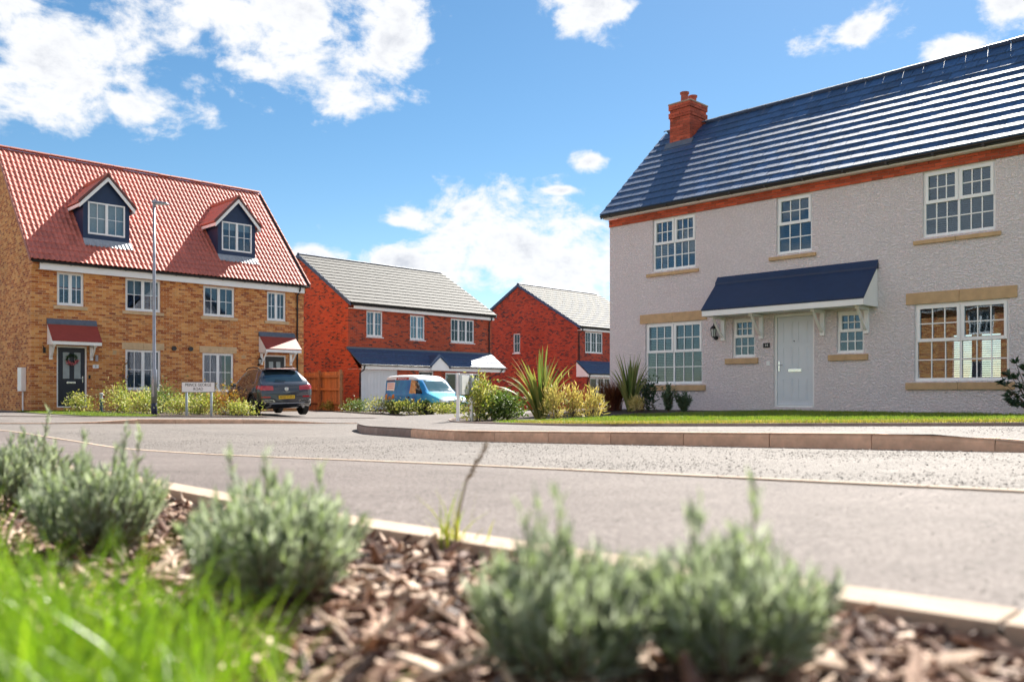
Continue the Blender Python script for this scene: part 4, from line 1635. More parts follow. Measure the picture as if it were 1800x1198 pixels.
# ------------------------------------------------------------------ the white house
def white_house():
    H = px_root('white_house', 2.6161, 22.8, -0.42, AW, 'white roughcast house with slate blue roof, brick eaves band and wide navy porch', 'house')
    W, D, z0 = 10.56, 5.3, -1.2
    ze = 4.62
    yr, zr = 2.65, 7.46
    ye, zee = -.27, 4.70
    wins = [(1.40, 2.69, 3.08, 4.405), (4.84, 5.69, 3.12, 4.405), (8.02, 9.34, 3.09, 4.405)]
    low = [(1.17, 2.88, .22, 1.77), (7.86, 9.57, .23, 1.77), (3.71, 4.30, .83, 1.74), (6.25, 6.84, .84, 1.74)]
    door = (4.77, 5.74, -.32, 1.77)
    rear = [(6.85, 7.30, .25, 1.45), (7.50, 7.95, .25, 1.45), (1.5, 2.6, .1, 1.7), (8.6, 9.6, 3.1, 4.1), (1.5, 2.5, 3.1, 4.1)]
    shell(H, W, D, z0, ze, zr - .1, 'render', wins + low + [door], rear, ridge=yr)
    # rooms behind the windows
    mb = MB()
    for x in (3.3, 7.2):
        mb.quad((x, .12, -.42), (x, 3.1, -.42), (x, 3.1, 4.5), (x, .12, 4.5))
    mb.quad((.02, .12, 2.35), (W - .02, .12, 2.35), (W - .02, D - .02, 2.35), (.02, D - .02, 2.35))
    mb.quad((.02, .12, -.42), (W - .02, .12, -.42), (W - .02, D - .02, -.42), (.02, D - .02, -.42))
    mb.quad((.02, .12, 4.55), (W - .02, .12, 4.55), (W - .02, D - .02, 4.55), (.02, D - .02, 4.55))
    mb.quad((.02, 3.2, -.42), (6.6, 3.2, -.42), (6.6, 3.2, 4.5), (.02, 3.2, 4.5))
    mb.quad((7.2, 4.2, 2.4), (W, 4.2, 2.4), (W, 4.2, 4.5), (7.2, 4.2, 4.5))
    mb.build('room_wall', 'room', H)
    for (a, b, c, d) in wins:
        window(H, a, b, c, d, .05, 2 if b - a > 1 else 1, 'sash', 3, 2, sill=(a - .17, b + .10, c - .125, c - .035), blind=('venetian', .028), sill_mat='stone', bw=.022)
    for i, (a, b, c, d) in enumerate(low):
        if i < 2:
            window(H, a, b, c, d, .05, 2, 'sash', 3, 2, sill=(a - .16, b + .10, c - .165, c - .02), lintel=(a - .16, b + .14, d + .004, d + .235),
                   blind=('venetian', .012 if i else .02, 0.0, 'slat_dark' if i else 'slat_blind'), sill_mat='stone', bw=.022)
        else:
            window(H, a, b, c, d, .05, 1, 'sash', 3, 2, sill=(a - .18, b + .09, c - .15, c - .015), blind=('venetian', .028), sill_mat='stone', bw=.022)
    # white mortar stops beside the first floor windows up to the band
    pan = [(.15, .43, .70, .94), (.57, .85, .70, .94), (.15, .43, .40, .66), (.57, .85, .40, .66), (.15, .43, .06, .30), (.57, .85, .06, .30)]
    dr, (l, r_, c, d) = plain_door(H, *door, .05, 'door_white', pan)
    w, h = r_ - l, d - c
    letterbox(dr, l + w * .31, l + w * .68, .05, c + h * .372, c + h * .41)
    lever(dr, l + w * .05, .05, c + h * .44, 1)
    MB().lathe([(.012, 0), (.012, .02)], 10, (l + w * .5, .02, c + h * .72), 'y').build('spyhole', 'sign_black', dr)
    # porch
    cn = canopy(H, 3.32, 7.14, 2.76, 1.905, .72, 'navy_clad', 'navy_clad', fas=.125)
    for x in (3.47, 4.47, 5.94, 6.90):
        bracket(cn, x, 0, -.5, 1.24, 1.79)
    # brick band: three courses of bricks standing on a mortar bed
    mb = B(-.002, W + .002, -.022, .05, 4.408, 4.598)
    bd = mb.build('brick_band', 'mortar', H)
    bm = MB().box(0, 1, 0, 1, 0, 1)
    bme = bpy.data.meshes.new('brick_mesh')
    bme.from_pydata(bm.v, [], bm.f)
    bme.update()
    bme.materials.append(MAT['single_brick'])
    rs = random.Random(11)
    for k in range(3):
        z = 4.410 + k * .0635
        proud = .030 if k < 2 else .044
        x = -.004 - (.11 if k % 2 else 0)
        while x < W:
            a, b = max(x, -.004), min(x + .219, W + .004)
            if b - a > .03:
                inst('brick', bme, bd, (a, -proud - rs.uniform(0, .003), z - ZB), (0, 0, 0), (b - a, .06, .0555))
            x += .2265
    # eaves: soffit line, gutter
    B(-.05, W + .05, -.19, -.031, 4.60, 4.632).build('soffit', 'fascia', H)
    B(-.06, W + .06, -.205, -.19, 4.60, 4.70).build('fascia', 'fascia', H)
    gutter(H, -.08, W + .08, -.275, 4.685, .056)
    # roof
    roof, sl = roof_part(H, 'roof', W + .16, -.08, ye, zee, yr, zr)
    roof_part(H, 'rear_roof', W + .16, -.08, D + .27, zee, yr, zr, 'slate_tile', -1)
    gg, tw = .329, .325
    me = flat_tile_mesh(tw, .42, .030, .034, 'slate_tile')
    spots = []
    for i in range(int(sl / gg)):
        x = tw / 2 if i % 2 else 0
        if i % 2:
            inst('half_tile', me, roof, (0, i * gg - .04, 0), (0, 0, 0), (.5, 1, 1))
        while x < W + .1:
            if x + tw < W + .20 and x > -.2:
                spots.append((x, i * gg - .04))
            x += tw
    tile_roof(roof, spots, me, 'slate_tile', 300, lambda s: -s[0] - s[1] * .1)
    ridge_tiles(H, -.08, W + .08, yr, zr + .02, 'lead', .45, .11)
    # dry verge
    mb = MB()
    for x in (-.10, W + .06):
        k = 12
        for i in range(k):
            t0, t1 = i / k, (i + 1) / k
            ya, yb = ye + (yr - ye) * t0, ye + (yr - ye) * t1
            za, zb_ = zee + (zr - zee) * t0, zee + (zr - zee) * t1
            mb.hexa([(x, ya, za - .10), (x + .04, ya, za - .10), (x + .04, yb, zb_ - .10), (x, yb, zb_ - .10),
                     (x, ya, za + .065), (x + .04, ya, za + .065), (x + .04, yb, zb_ + .04), (x, yb, zb_ + .04)])
    mb.build('verge', 'slate_tile', H)
    # chimney
    a, b, c, d = .54, 1.20, 1.97, 2.78
    ch = B(a + .012, b - .012, c + .012, d - .012, 6.4, 7.99).build('chimney', 'mortar', H)
    bme2 = bme.copy()
    bme2.materials.clear()
    bme2.materials.append(MAT['chimney_brick'])
    z = 6.42
    k = 0
    while z < 7.96:
        off = 0.0
        if z > 7.60:
            off = .028 if (z < 7.70 or z > 7.84) else 0.0
        aa, bb, cc, dd = a - off, b + off, c - off, d + off
        t = .1
        rows = []
        if k % 2 == 0:
            n = 3
            for i in range(n):
                for y in (cc, dd - t):
                    rows.append((aa + (bb - aa) * i / n, y, (bb - aa) / n - .009, t))
            n = 3
            for i in range(n):
                for x in (aa, bb - t):
                    rows.append((x, cc + t + .006 + (dd - cc - 2 * t) * i / n, t, (dd - cc - 2 * t) / n - .009))
        else:
            n = 4
            for i in range(n):
                for x in (aa, bb - t):
                    rows.append((x, cc + (dd - cc) * i / n, t, (dd - cc) / n - .009))
            n = 2
            for i in range(n):
                for y in (cc, dd - t):
                    rows.append((aa + t + .006 + (bb - aa - 2 * t) * i / n, y, (bb - aa - 2 * t) / n - .009, t))
        for (x, y, lx, ly) in rows:
            inst('brick', bme2, ch, (x + rs.uniform(-.002, .002), y + rs.uniform(-.002, .002), z - ZB), (0, 0, 0), (lx, ly, .066))
        z += .075
        k += 1
    B(a - .04, b + .04, c - .04, d + .04, 7.985, 8.03).build('chimney_cap', 'mortar', ch, bevel=.01)
    for y in (2.17, 2.57):
        MB().lathe([(.12, 8.025), (.115, 8.07), (.105, 8.10), (.10, 8.27), (.125, 8.28), (.13, 8.325), (.105, 8.33), (.09, 8.2)], 16, ((a + b) / 2 + .02, y, 0)).build('chimney_pot', 'clay_pot', ch, smooth=False)
    # lead soaker round the chimney foot
    sl_ = (zr - zee) / (yr - ye)
    zc = zee + sl_ * (c - ye)
    mb = MB()
    mb.hexa([(a - .12, c - .16, zc - .16 * sl_ + .05), (b + .12, c - .16, zc - .16 * sl_ + .05), (b + .12, c, zc + .05), (a - .12, c, zc + .05),
             (a - .12, c - .16, zc - .16 * sl_ + .065), (b + .12, c - .16, zc - .16 * sl_ + .065), (b + .12, c - .01, zc + .14), (a - .12, c - .01, zc + .14)])
    mb.build('chimney_flashing', 'lead', ch)
    # lantern, number, small fittings
    m_, g_ = lantern_mb(3.28, 0, 1.42)
    la = m_.build('wall_lantern', 'sign_black', H)
    g_.build('lantern_glass', 'lamp_glass', la)
    pl = B(4.52, 4.68, -.018, .0, 1.03, 1.14).build('number_plaque', 'sign_black', H)
    text_mesh('number', '14', .085, 'sign_white', pl, (4.60, -.02, 1.083 - ZB), (R(90), 0, 0))
    B(4.60, 4.68, -.014, 0, .62, .72).build('doorbell', 'upvc', H)
    return H


WH = white_house()


# ------------------------------------------------------------------ the two red brick houses behind
def course_roof(H, name, W, x0, ye, zee, yr, zr, mat, gauge=.37, tw=.33):
    roof, sl = roof_part(H, name, W, x0, ye, zee, yr, zr)
    me = flat_tile_mesh(tw, gauge + .09, .045, .040, mat)
    spots = []
    n = int(round(sl / gauge))
    g2 = sl / n
    for i in range(n):
        x = 0
        while x < W:
            if x > -.2 and x + tw < W + .2:
                spots.append((x, i * g2 - .03, 0))
            x += tw
    join_meshes('tile_field', me, spots, mat, roof)
    return roof


def verge(H, xs, ye, zee, yr, zr, yb, mat='grey_dark', t=.04):
    for x in xs:
        mb = MB()
        for (y0, y1) in ((ye, yr), (yb, yr)):
            mb.hexa([(x, y0, zee - .13), (x + t, y0, zee - .13), (x + t, y1, zr - .13), (x, y1, zr - .13),
                     (x, y0, zee + .07), (x + t, y0, zee + .07), (x + t, y1, zr + .07), (x, y1, zr + .07)])
        mb.build('verge', mat, H)


def red_house_two():
    ang = R(46.35)
    H = px_root('brick_house', (611.5 - 900) / 1499 * 41, 41, -0.84, ang, 'red brick house with garage, grey tiled roof and navy lean-to porch with small gable', 'house')
    W, D, z0, ze = 9.78, 8.54, -1.8, 4.15
    yr, zr = 4.27, 7.08
    wins = [(1.1, 2.1, 2.76, 4.03, 2), (3.85, 4.85, 2.73, 4.0, 2), (6.67, 8.42, 2.72, 4.0, 3)]
    shell(H, W, D, z0, ze + .12, zr - .12, 'brick_red', [w[:4] for w in wins], ridge=yr)
    for a, b, c, d, n in wins:
        window(H, a, b, c, d, .05, n, 'casement', 2, 2, sill=None, blind=('curtain',))
    mb = MB()
    for a, b, c, d, n in wins:
        mb.box(a - .04, b + .04, -.04, .05, c - .05, c - .014)
    mb.build('sill_line', 'upvc', H)
    B(.2, W - .02, -.22, -.19, 4.05, 4.26).build('fascia', 'fascia', H)
    B(.02, W - .02, -.189, -.001, 4.06, 4.08).build('soffit', 'fascia', H)
    gutter(H, -.02, W + .05, -.28, 4.27)
    downpipe(H, [(9.52, -.28, 4.22), (9.52, -.26, 4.1), (9.52, -.06, 3.92), (9.52, -.06, 2.1)])
    course_roof(H, 'roof', W + .12, -.06, -.3, 4.30, yr, zr, 'grey_tile')
    roof_part(H, 'rear_roof', W + .12, -.06, D + .3, 4.30, yr, zr, 'grey_tile', -1)
    verge(H, (-.09, W + .05), -.3, 4.30, yr, zr, D + .3)
    ridge_tiles(H, -.06, W + .06, yr, zr + .03, 'grey_dark', .45, .11)
    # ground floor: projecting storey with garage, door, window
    yf = -.9
    gz = 1.16
    ops = [(.12, 2.32, -.84, 1.12), (3.68, 4.68, -.84, 1.10), (5.47, 7.98, -.6, 1.05)]
    mb = wall_mb(0, 8.8, z0, gz, ops, .11, yf)
    mb.quad((0, yf, z0), (0, 0, z0), (0, 0, 2.1), (0, yf, gz))
    mb.quad((8.8, yf, z0), (8.8, 0, z0), (8.8, 0, 2.1), (8.8, yf, gz))
    st = mb.build('porch_wall', 'brick_red', H)
    # garage door with vertical ribs
    g = MB()
    g.box(.12, 2.32, yf + .04, yf + .09, 1.02, 1.12)
    g.box(.12, .18, yf + .041, yf + .09, -.84, 1.02)
    g.box(2.26, 2.32, yf + .041, yf + .09, -.84, 1.02)
    n = 24
    for i in range(n):
        a = .18 + 2.08 * i / n
        b = .18 + 2.08 * (i + 1) / n
        g.box(a + .008, b - .008, yf + .055, yf + .09, -.83, 1.02)
    g.box(.18, 2.26, yf + .075, yf + .095, -.83, 1.02)
    gd = g.build('garage_door', 'garage', H)
    MB().lathe([(.05, 0), (.05, .03)], 10, (1.22, yf + .03, -.35), 'y').build('handle', 'sign_black', gd)
    dr, (l, r_, c, d) = plain_door(H, 3.68, 4.68, -.84, 1.10, yf + .05, 'door_dark', [(.15, .85, .05, .4)])
    B(l + .15, r_ - .15, yf + .062, yf + .078, .1, .95).build('door_glazing', 'frost', dr)
    # tall window with side light
    mb = MB()
    window(H, 5.47, 6.45, -.6, 1.05, yf + .05, 1, 'casement', 1, 1, blind=None)
    window(H, 6.50, 7.98, -.6, 1.05, yf + .05, 2, 'casement', 2, 3, blind=('curtain',))
    # lean-to roof with hipped ends and a small gable over the door
    lt = MB()
    xa, xb, y1, zt, zf = -.10, 9.72, -1.18, 2.15, 1.33
    nrow = 3
    for i in range(nrow):
        t0, t1 = i / nrow, (i + 1) / nrow
        ya, yb = y1 + (0 - y1) * t0, y1 + (0 - y1) * t1
        za, zb_ = zf + (zt - zf) * t0, zf + (zt - zf) * t1
        la, lb = xa, xa
        ra, rb = xb - .0 * t0, xb
        m = 28
        for j in range(m):
            p0, p1 = la + (ra - la) * j / m + .004, la + (ra - la) * (j + 1) / m - .004
            lt.hexa([(p0, ya, za + .01), (p1, ya, za + .01), (p1, yb, zb_ - .01), (p0, yb, zb_ - .01), (p0, ya, za + .055), (p1, ya, za + .055), (p1, yb, zb_ + .025), (p0, yb, zb_ + .025)])
    lean = MB().hexa([(xa, y1, zf - .03), (xb, y1, zf - .03), (xb, 0, zt - .03), (xa, 0, zt - .03), (xa, y1, zf), (xb, y1, zf), (xb, 0, zt), (xa, 0, zt)]).build('lean_to_roof', 'slate_deck', H)
    o = lt.build('tile_field', 'grey_dark', lean)
    o['kind'] = 'stuff'
    B(xa, xb, -.06, -.012, 2.08, 2.22).build('lead_flashing', 'lead', lean)
    mb = MB()
    mb.box(.0, 9.6, y1 + .05, y1 + .075, 1.12, 1.31)
    mb.prism([(y1 + .06, 1.14), (-.01, 1.14), (-.01, zt - .06), (y1 + .06, zf - .04)], 'x', xb - .035, xb - .01)
    mb.build('fascia', 'fascia', lean)
    B(.0, 9.6, y1 + .076, -.001, 1.13, 1.15).build('soffit', 'fascia', lean)
    gutter(lean, xa, 4.25, y1 - .03, 1.34, .055)
    gutter(lean, 5.45, xb, y1 - .03, 1.34, .055)
    downpipe(lean, [(.12, y1 - .03, 1.3), (.12, y1 + .05, 1.1), (.02, yf - .05, .95), (.02, yf - .05, -.95)])
    downpipe(lean, [(9.45, y1 - .03, 1.3), (9.3, y1 + .1, 1.05), (8.72, yf - .05, .85), (8.72, yf - .05, -.95)])
    # pediment
    xc = 4.85
    pd = MB().add([(xc - .60, y1 - .02, 1.14), (xc + .60, y1 - .02, 1.14), (xc + .60, y1 - .02, 1.34), (xc, y1 - .02, 1.80), (xc - .60, y1 - .02, 1.34)], [(0, 1, 2, 3, 4)]).build('porch_gable', 'fascia', lean)
    mb = MB()
    for s in (-1, 1):
        mb.hexa([(xc + s * .72, y1 - .08, 1.25), (xc, y1 - .08, 1.84), (xc, -.25, 1.84), (xc + s * .72, -.25, 1.25),
                 (xc + s * .72, y1 - .08, 1.36), (xc, y1 - .08, 1.95), (xc, -.25, 1.95), (xc + s * .72, -.25, 1.36)])
    mb.build('gable_roof', 'grey_dark', pd)
    return H


red_house_two()


def red_house_three():
    ang = R(46.35)
    X0 = (1014.6 - 900) / 1499 * 54.4
    H = px_root('brick_house', X0, 54.4, -1.05, ang, 'red brick house end-on, half hidden behind the white house, small gable window', 'house')
    W, D, z0, ze = 8.6, 10.3, -2.2, 4.1
    yr, zr = 5.15, 7.32
    wins = [(.82, 2.67, 2.57, 3.96, 3), (5.2, 6.4, 2.57, 3.96, 2)]
    f = wall_mb(0, W, z0, ze + .1, [w[:4] for w in wins], .11)
    f.build('front_wall', 'brick_red2', H)
    B(0, W, D - .02, D, z0, ze + .1).build('rear_wall', 'brick_red2', H)
    # gable ends; the near one has a small window
    wy0, wy1, wz0, wz1 = 5.0, 5.62, 2.70, 4.02
    mb = MB()

    def gq(a, b, c, d, x=0):
        mb.quad((x, a, c), (x, b, c), (x, b, d), (x, a, d))
    gq(0, wy0, z0, ze + .1)
    gq(wy1, D, z0, ze + .1)
    gq(wy0, wy1, z0, wz0)
    gq(wy0, wy1, wz1, ze + .1)
    mb.add([(0, 0, ze + .1), (0, D, ze + .1), (0, yr, zr - .1)], [(0, 1, 2)])
    mb.build('gable_wall', 'brick_red2', H)
    mb = MB()
    mb.add([(W, 0, z0), (W, D, z0), (W, D, ze + .1), (W, yr, zr - .1), (W, 0, ze + .1)], [(0, 1, 2, 3, 4)])
    mb.build('gable_wall', 'brick_red2', H)
    f = MB()
    for (a, b, c, d) in ((wy0, wy1, wz0, wz0 + .07), (wy0, wy1, wz1 - .06, wz1), (wy0, wy0 + .06, wz0, wz1), (wy1 - .06, wy1, wz0, wz1)):
        f.box(.03, .09, a, b, c, d)
    f.box(-.05, .03, wy0 - .05, wy1 + .05, wz0 - .06, wz0)
    f.box(.05, .06, (wy0 + wy1) / 2 - .01, (wy0 + wy1) / 2 + .01, wz0, wz1)
    f.box(.05, .06, wy0, wy1, (wz0 + wz1) / 2 - .01, (wz0 + wz1) / 2 + .01)
    w = f.build('window', 'upvc', H)
    B(.07, .075, wy0 + .06, wy1 - .06, wz0 + .07, wz1 - .06).build('pane', 'glass', w)
    B(.2, .21, wy0 - .1, wy1 + .1, wz0 - .1, wz1 + .1).build('blind', 'net', w)
    for a, b, c, d, n in wins:
        window(H, a, b, c, d, .05, n, 'casement', 2, 2, blind=('venetian', .03, 0, 'roller'))
    B(.1, W - .02, -.22, -.19, 3.98, 4.18).build('fascia', 'fascia', H)
    B(.02, W - .02, -.189, -.001, 3.99, 4.01).build('soffit', 'fascia', H)
    gutter(H, -.02, W + .05, -.28, 4.19)
    downpipe(H, [(.25, -.28, 4.15), (.25, -.26, 4.0), (.12, -.06, 3.8), (.12, -.06, 2.0)])
    course_roof(H, 'roof', W + .12, -.06, -.3, 4.2, yr, zr, 'grey_tile', .40)
    roof_part(H, 'rear_roof', W + .12, -.06, D + .3, 4.2, yr, zr, 'grey_tile', -1)
    verge(H, (-.09, W + .05), -.3, 4.2, yr, zr, D + .3)
    ridge_tiles(H, -.06, W + .06, yr, zr + .03, 'grey_dark', .45, .11)
    # projecting ground storey under a lean-to
    yf = -.75
    ops = [(.0 + .35, 3.2, -.75, .97)]
    mb = wall_mb(-.0, 5.2, z0, 1.02, ops, .11, yf)
    mb.quad((0, yf, z0), (0, 0, z0), (0, 0, 2.0), (0, yf, 1.02))
    mb.build('porch_wall', 'brick_red2', H)
    window(H, .35, 1.15, -.75, .97, yf + .05, 1, 'casement', 1, 1)
    window(H, 1.18, 3.2, -.75, .97, yf + .05, 3, 'casement', 2, 3, blind=('curtain',))
    lean = MB().hexa([(-.12, -1.05, 1.16), (5.3, -1.05, 1.16), (5.3, 0, 2.0), (-.12, 0, 2.0), (-.12, -1.05, 1.2), (5.3, -1.05, 1.2), (5.3, 0, 2.04), (-.12, 0, 2.04)]).build('lean_to_roof', 'slate_deck', H)
    lt = MB()
    for i in range(3):
        t0, t1 = i / 3, (i + 1) / 3
        ya, yb = -1.05 + 1.05 * t0, -1.05 + 1.05 * t1
        za, zb_ = 1.2 + .84 * t0, 1.2 + .84 * t1
        for j in range(16):
            p0, p1 = -.12 + 5.42 * j / 16 + .004, -.12 + 5.42 * (j + 1) / 16 - .004
            lt.hexa([(p0, ya, za + .01), (p1, ya, za + .01), (p1, yb, zb_ - .01), (p0, yb, zb_ - .01), (p0, ya, za + .05), (p1, ya, za + .05), (p1, yb, zb_ + .02), (p0, yb, zb_ + .02)])
    o = lt.build('tile_field', 'grey_dark', lean)
    o['kind'] = 'stuff'
    mb = MB()
    mb.box(-.1, 5.2, -1.0, -.97, 1.0, 1.17)
    mb.prism([(-.98, 1.01), (-.01, 1.01), (-.01, 1.94), (-.98, 1.15)], 'x', -.10, -.07)
    mb.build('fascia', 'fascia', lean)
    gutter(lean, -.1, 5.2, -1.06, 1.2, .055)
    downpipe(lean, [(.0, -1.06, 1.15), (.0, -1.0, 1.0), (.1, yf - .05, .8), (.1, yf - .05, -1.1)])
    return H


red_house_three()


# ------------------------------------------------------------------ the house over the road that the white house's panes mirror
def mirrored_house(x, y, ang, label):
    H = px_root('brick_house', x, y, -0.55, ang, label, 'house')
    W, D, z0, ze = 11.0, 8.0, -1.2, 4.5
    wins = [(1.0, 2.2, 3.0, 4.2, 2), (4.8, 6.0, 3.0, 4.2, 2), (8.6, 9.8, 3.0, 4.2, 2), (1.0, 2.4, .2, 1.7, 2), (8.4, 9.8, .2, 1.7, 2)]
    door = (4.9, 5.9, -.5, 1.6)
    shell(H, W, D, z0, ze, 8.0, 'brick_buff', [w[:4] for w in wins] + [door])
    for a, b, c, d, n in wins:
        window(H, a, b, c, d, .05, n, 'casement', 2, 2, sill=(a - .1, b + .1, c - .13, c - .01), blind=('curtain',))
    plain_door(H, *door, .05, 'door_navy', [(.15, .85, .05, .4)])
    roof_part(H, 'roof', W + .2, -.1, -.3, 4.4, 4, 8.05, 'red_tile')
    roof_part(H, 'rear_roof', W + .2, -.1, D + .3, 4.4, 4, 8.05, 'red_tile', -1)
    B(-.05, W + .05, -.25, -.2, 4.25, 4.45).build('fascia', 'fascia', H)
    gutter(H, -.05, W + .05, -.31, 4.42)
    return H


mirrored_house(*XY(-11.5, -9.0), math.pi + AW, 'sunlit buff brick house across the road, mirrored in the white house panes')
ZB = 0.0


# ------------------------------------------------------------------ near bed: soil, bark chips, grass
def bed_sheet(name, p0, p1, mat, dz):
    return drape(name, p0, p1, -25, 8, 24, 160, bed_z, mat, dz)


bed_sheet('mulch_bed', -6, 1.41, 'soil', -0.006)
bed_root = bpy.data.objects['mulch_bed']


def chip_meshes(n, rs):
    out = []
    for k in range(n):
        L = rs.choice((.03, .045, .06, .085, .11)) * rs.uniform(.8, 1.15)
        w = min(L * .4, rs.uniform(.008, .026))
        t = rs.uniform(.0025, .006)
        m = 4
        V = []
        bend = rs.uniform(-.006, .006)
        for i in range(m + 1):
            u = i / m
            x = (u - .5) * L
            wi = w * (1 - .75 * abs(2 * u - 1) ** rs.uniform(1.6, 4)) + .0015
            zz = bend * (1 - (2 * u - 1) ** 2) + rs.uniform(-.0008, .0008)
            sk = rs.uniform(-.002, .002)
            V += [(x, -wi / 2 + sk, zz), (x, wi / 2 + sk, zz + rs.uniform(-.002, .002)), (x, wi / 2 * .8 + sk, zz + t), (x, -wi / 2 * .8 + sk, zz + t)]
        F = [(0, 1, 2, 3), (4 * m, 4 * m + 3, 4 * m + 2, 4 * m + 1)]
        for i in range(m):
            a, b = 4 * i, 4 * i + 4
            for j in range(4):
                F.append((a + j, a + (j + 1) % 4, b + (j + 1) % 4, b + j))
        me = bpy.data.meshes.new('wood_chip_mesh')
        me.from_pydata(V, [], F)
        me.update()
        me.materials.append(MAT['chip'])
        out.append(me)
    return out


rs = random.Random(21)
CH = chip_meshes(14, rs)
Y_SEEN = lambda x, y: y > 0.95 and abs(x / y) < 1.1


def chip_xf(p, q, lift):
    x, y = XY(p, q)
    z = bed_z(p, q) + lift
    return Matrix.Translation((x, y, z)) @ Matrix.Rotation(rs.uniform(0, 6.28), 4, 'Z') @ Matrix.Rotation(rs.gauss(0, .38), 4, 'Y') @ Matrix.Rotation(rs.gauss(0, .6), 4, 'X')


near_chips = []
rest = []
for _ in range(150000):
    q = -14 + 14.5 * rs.random() ** .38 if rs.random() < .9 else rs.uniform(-14, .5)
    p = rs.uniform(.2, 1.38)
    x, y = XY(p, q)
    if not Y_SEEN(x, y):
        continue
    rest.append((p, q, y))
    if len(rest) > 16000:
        break
rest.sort(key=lambda a: a[2])
pick = [r for r in rest if r[2] < 2.1 and abs(XY(r[0], r[1])[0] / r[2]) < .62]
rs.shuffle(pick)
pick = pick[:290]
ps = set(pick)
for (p, q, y) in pick:
    o = bpy.data.objects.new('wood_chip', rs.choice(CH))
    s = rs.uniform(1.0, 1.55)
    o.matrix_basis = chip_xf(p, q, rs.uniform(.012, .022)) @ Matrix.Scale(s, 4)
    link(o, bed_root)
VV = []
FF = []
cdat = []
for me in CH:
    co = np.empty(len(me.vertices) * 3)
    me.vertices.foreach_get('co', co)
    cdat.append((co.reshape(-1, 3), [tuple(p.vertices) for p in me.polygons]))
k = 0
for r_ in rest:
    if r_ in ps:
        continue
    co, fs = rs.choice(cdat)
    m = np.array(chip_xf(r_[0], r_[1], rs.uniform(.0, .014)))
    s = rs.uniform(.7, 1.25)
    VV.append((co * s) @ m[:3, :3].T + m[:3, 3])
    FF += [f2 for f in fs for f2 in [tuple(i + k for i in f)]]
    k += len(co)
fast = fast_mesh('chip_litter', np.concatenate(VV), np.array(FF), 'chip', bed_root)
fast['kind'] = 'stuff'


# ---- foliage generators (numpy)
def unit(v):
    return v / np.maximum(1e-9, np.linalg.norm(v, axis=1, keepdims=True))


def leaves(P, D, Ln, Wd, rng, curl=.2, up=None):
    """diamond leaves: base points P, directions D; returns V, F (tris, two per leaf, folded along the rib)"""
    n = len(P)
    D = unit(D)
    S = unit(np.cross(D, rng.normal(size=(n, 3)) if up is None else up))
    N = np.cross(S, D)
    Ln = np.broadcast_to(np.asarray(Ln), (n,))[:, None]
    Wd = np.broadcast_to(np.asarray(Wd), (n,))[:, None]
    mid = P + D * Ln * .45 + N * Ln * curl * .25
    tip = P + D * Ln - N * Ln * curl * .35
    V = np.stack([P, mid + S * Wd * .5, tip, mid - S * Wd * .5], 1).reshape(-1, 3)
    i = np.arange(n)[:, None] * 4
    F = np.concatenate([i + np.array([0, 1, 2]), i + np.array([0, 2, 3])], 1).reshape(-1, 3)
    return V, F


def blade_mesh(P, H, W, lean, rng, seg=3):
    """grass blades: tapering strips bending over"""
    n = len(P)
    a = rng.uniform(0, 2 * np.pi, n)
    d = np.stack([np.cos(a), np.sin(a), np.zeros(n)], 1)
    s = np.stack([-np.sin(a), np.cos(a), np.zeros(n)], 1)
    rot = rng.uniform(-1.2, 1.2, n)[:, None]
    s = s * np.cos(rot) + d * np.sin(rot)
    V = []
    for k in range(seg + 1):
        u = k / seg
        c = P + np.array([0, 0, 1]) * (H * (u - .18 * lean * u * u))[:, None] + d * (H * lean * u * u)[:, None]
        w = (W * (1 - u) ** .7 * .5)[:, None] + 0.0003
        V += [c - s * w, c + s * w]
    V = np.stack(V, 1).reshape(-1, 3)
    m = 2 * (seg + 1)
    i = np.arange(n)[:, None] * m
    F = []
    for k in range(seg):
        F.append(i + np.array([2 * k, 2 * k + 1, 2 * k + 3, 2 * k + 2]))
    F = np.concatenate(F, 1).reshape(-1, 4)
    return V, F


def grass_patch(name, pts, H, W, lean, mat, label, seed, seg=3, parent=None):
    rng = np.random.default_rng(seed)
    V, F = blade_mesh(pts, H, W, lean, rng, seg)
    o = fast_mesh(name, V, F, mat, parent)
    o['kind'] = 'stuff'
    if label:
        tag(o, label, 'grass')
    return o


rng = np.random.default_rng(5)
# tall grass at the camera's side of the bed
pts = []
while len(pts) < 13000:
    p = rng.uniform(-1.6, .62)
    q = rng.uniform(-6.0, .2)
    x, y = XY(p, q)
    lim = .56 + .07 * math.sin(q * 4) + .05 * math.sin(q * 9.1)
    if p > lim or y < .62 or abs(x / y) > 1.1 or x > -.12:
        continue
    if p > lim - .16 and rng.random() > (lim - p) / .16:
        continue
    if y > 2.5 and rng.random() > .5:
        continue
    pts.append((x, y, bed_z(p, q)))
pts = np.array(pts)
H = rng.uniform(.07, .20, len(pts)) * (1 + .25 * np.sin(pts[:, 0] * 7))
grass_patch('verge_grass', pts, H, rng.uniform(.003, .006, len(pts)), rng.uniform(.15, .8, len(pts)), 'leaf_grass', 'bright green rough grass along the edge of the bark bed', 6, 4)
g0 = drape('verge_ground', -6, .5, -25, 3, 10, 60, bed_z, 'lawn_base', .004)

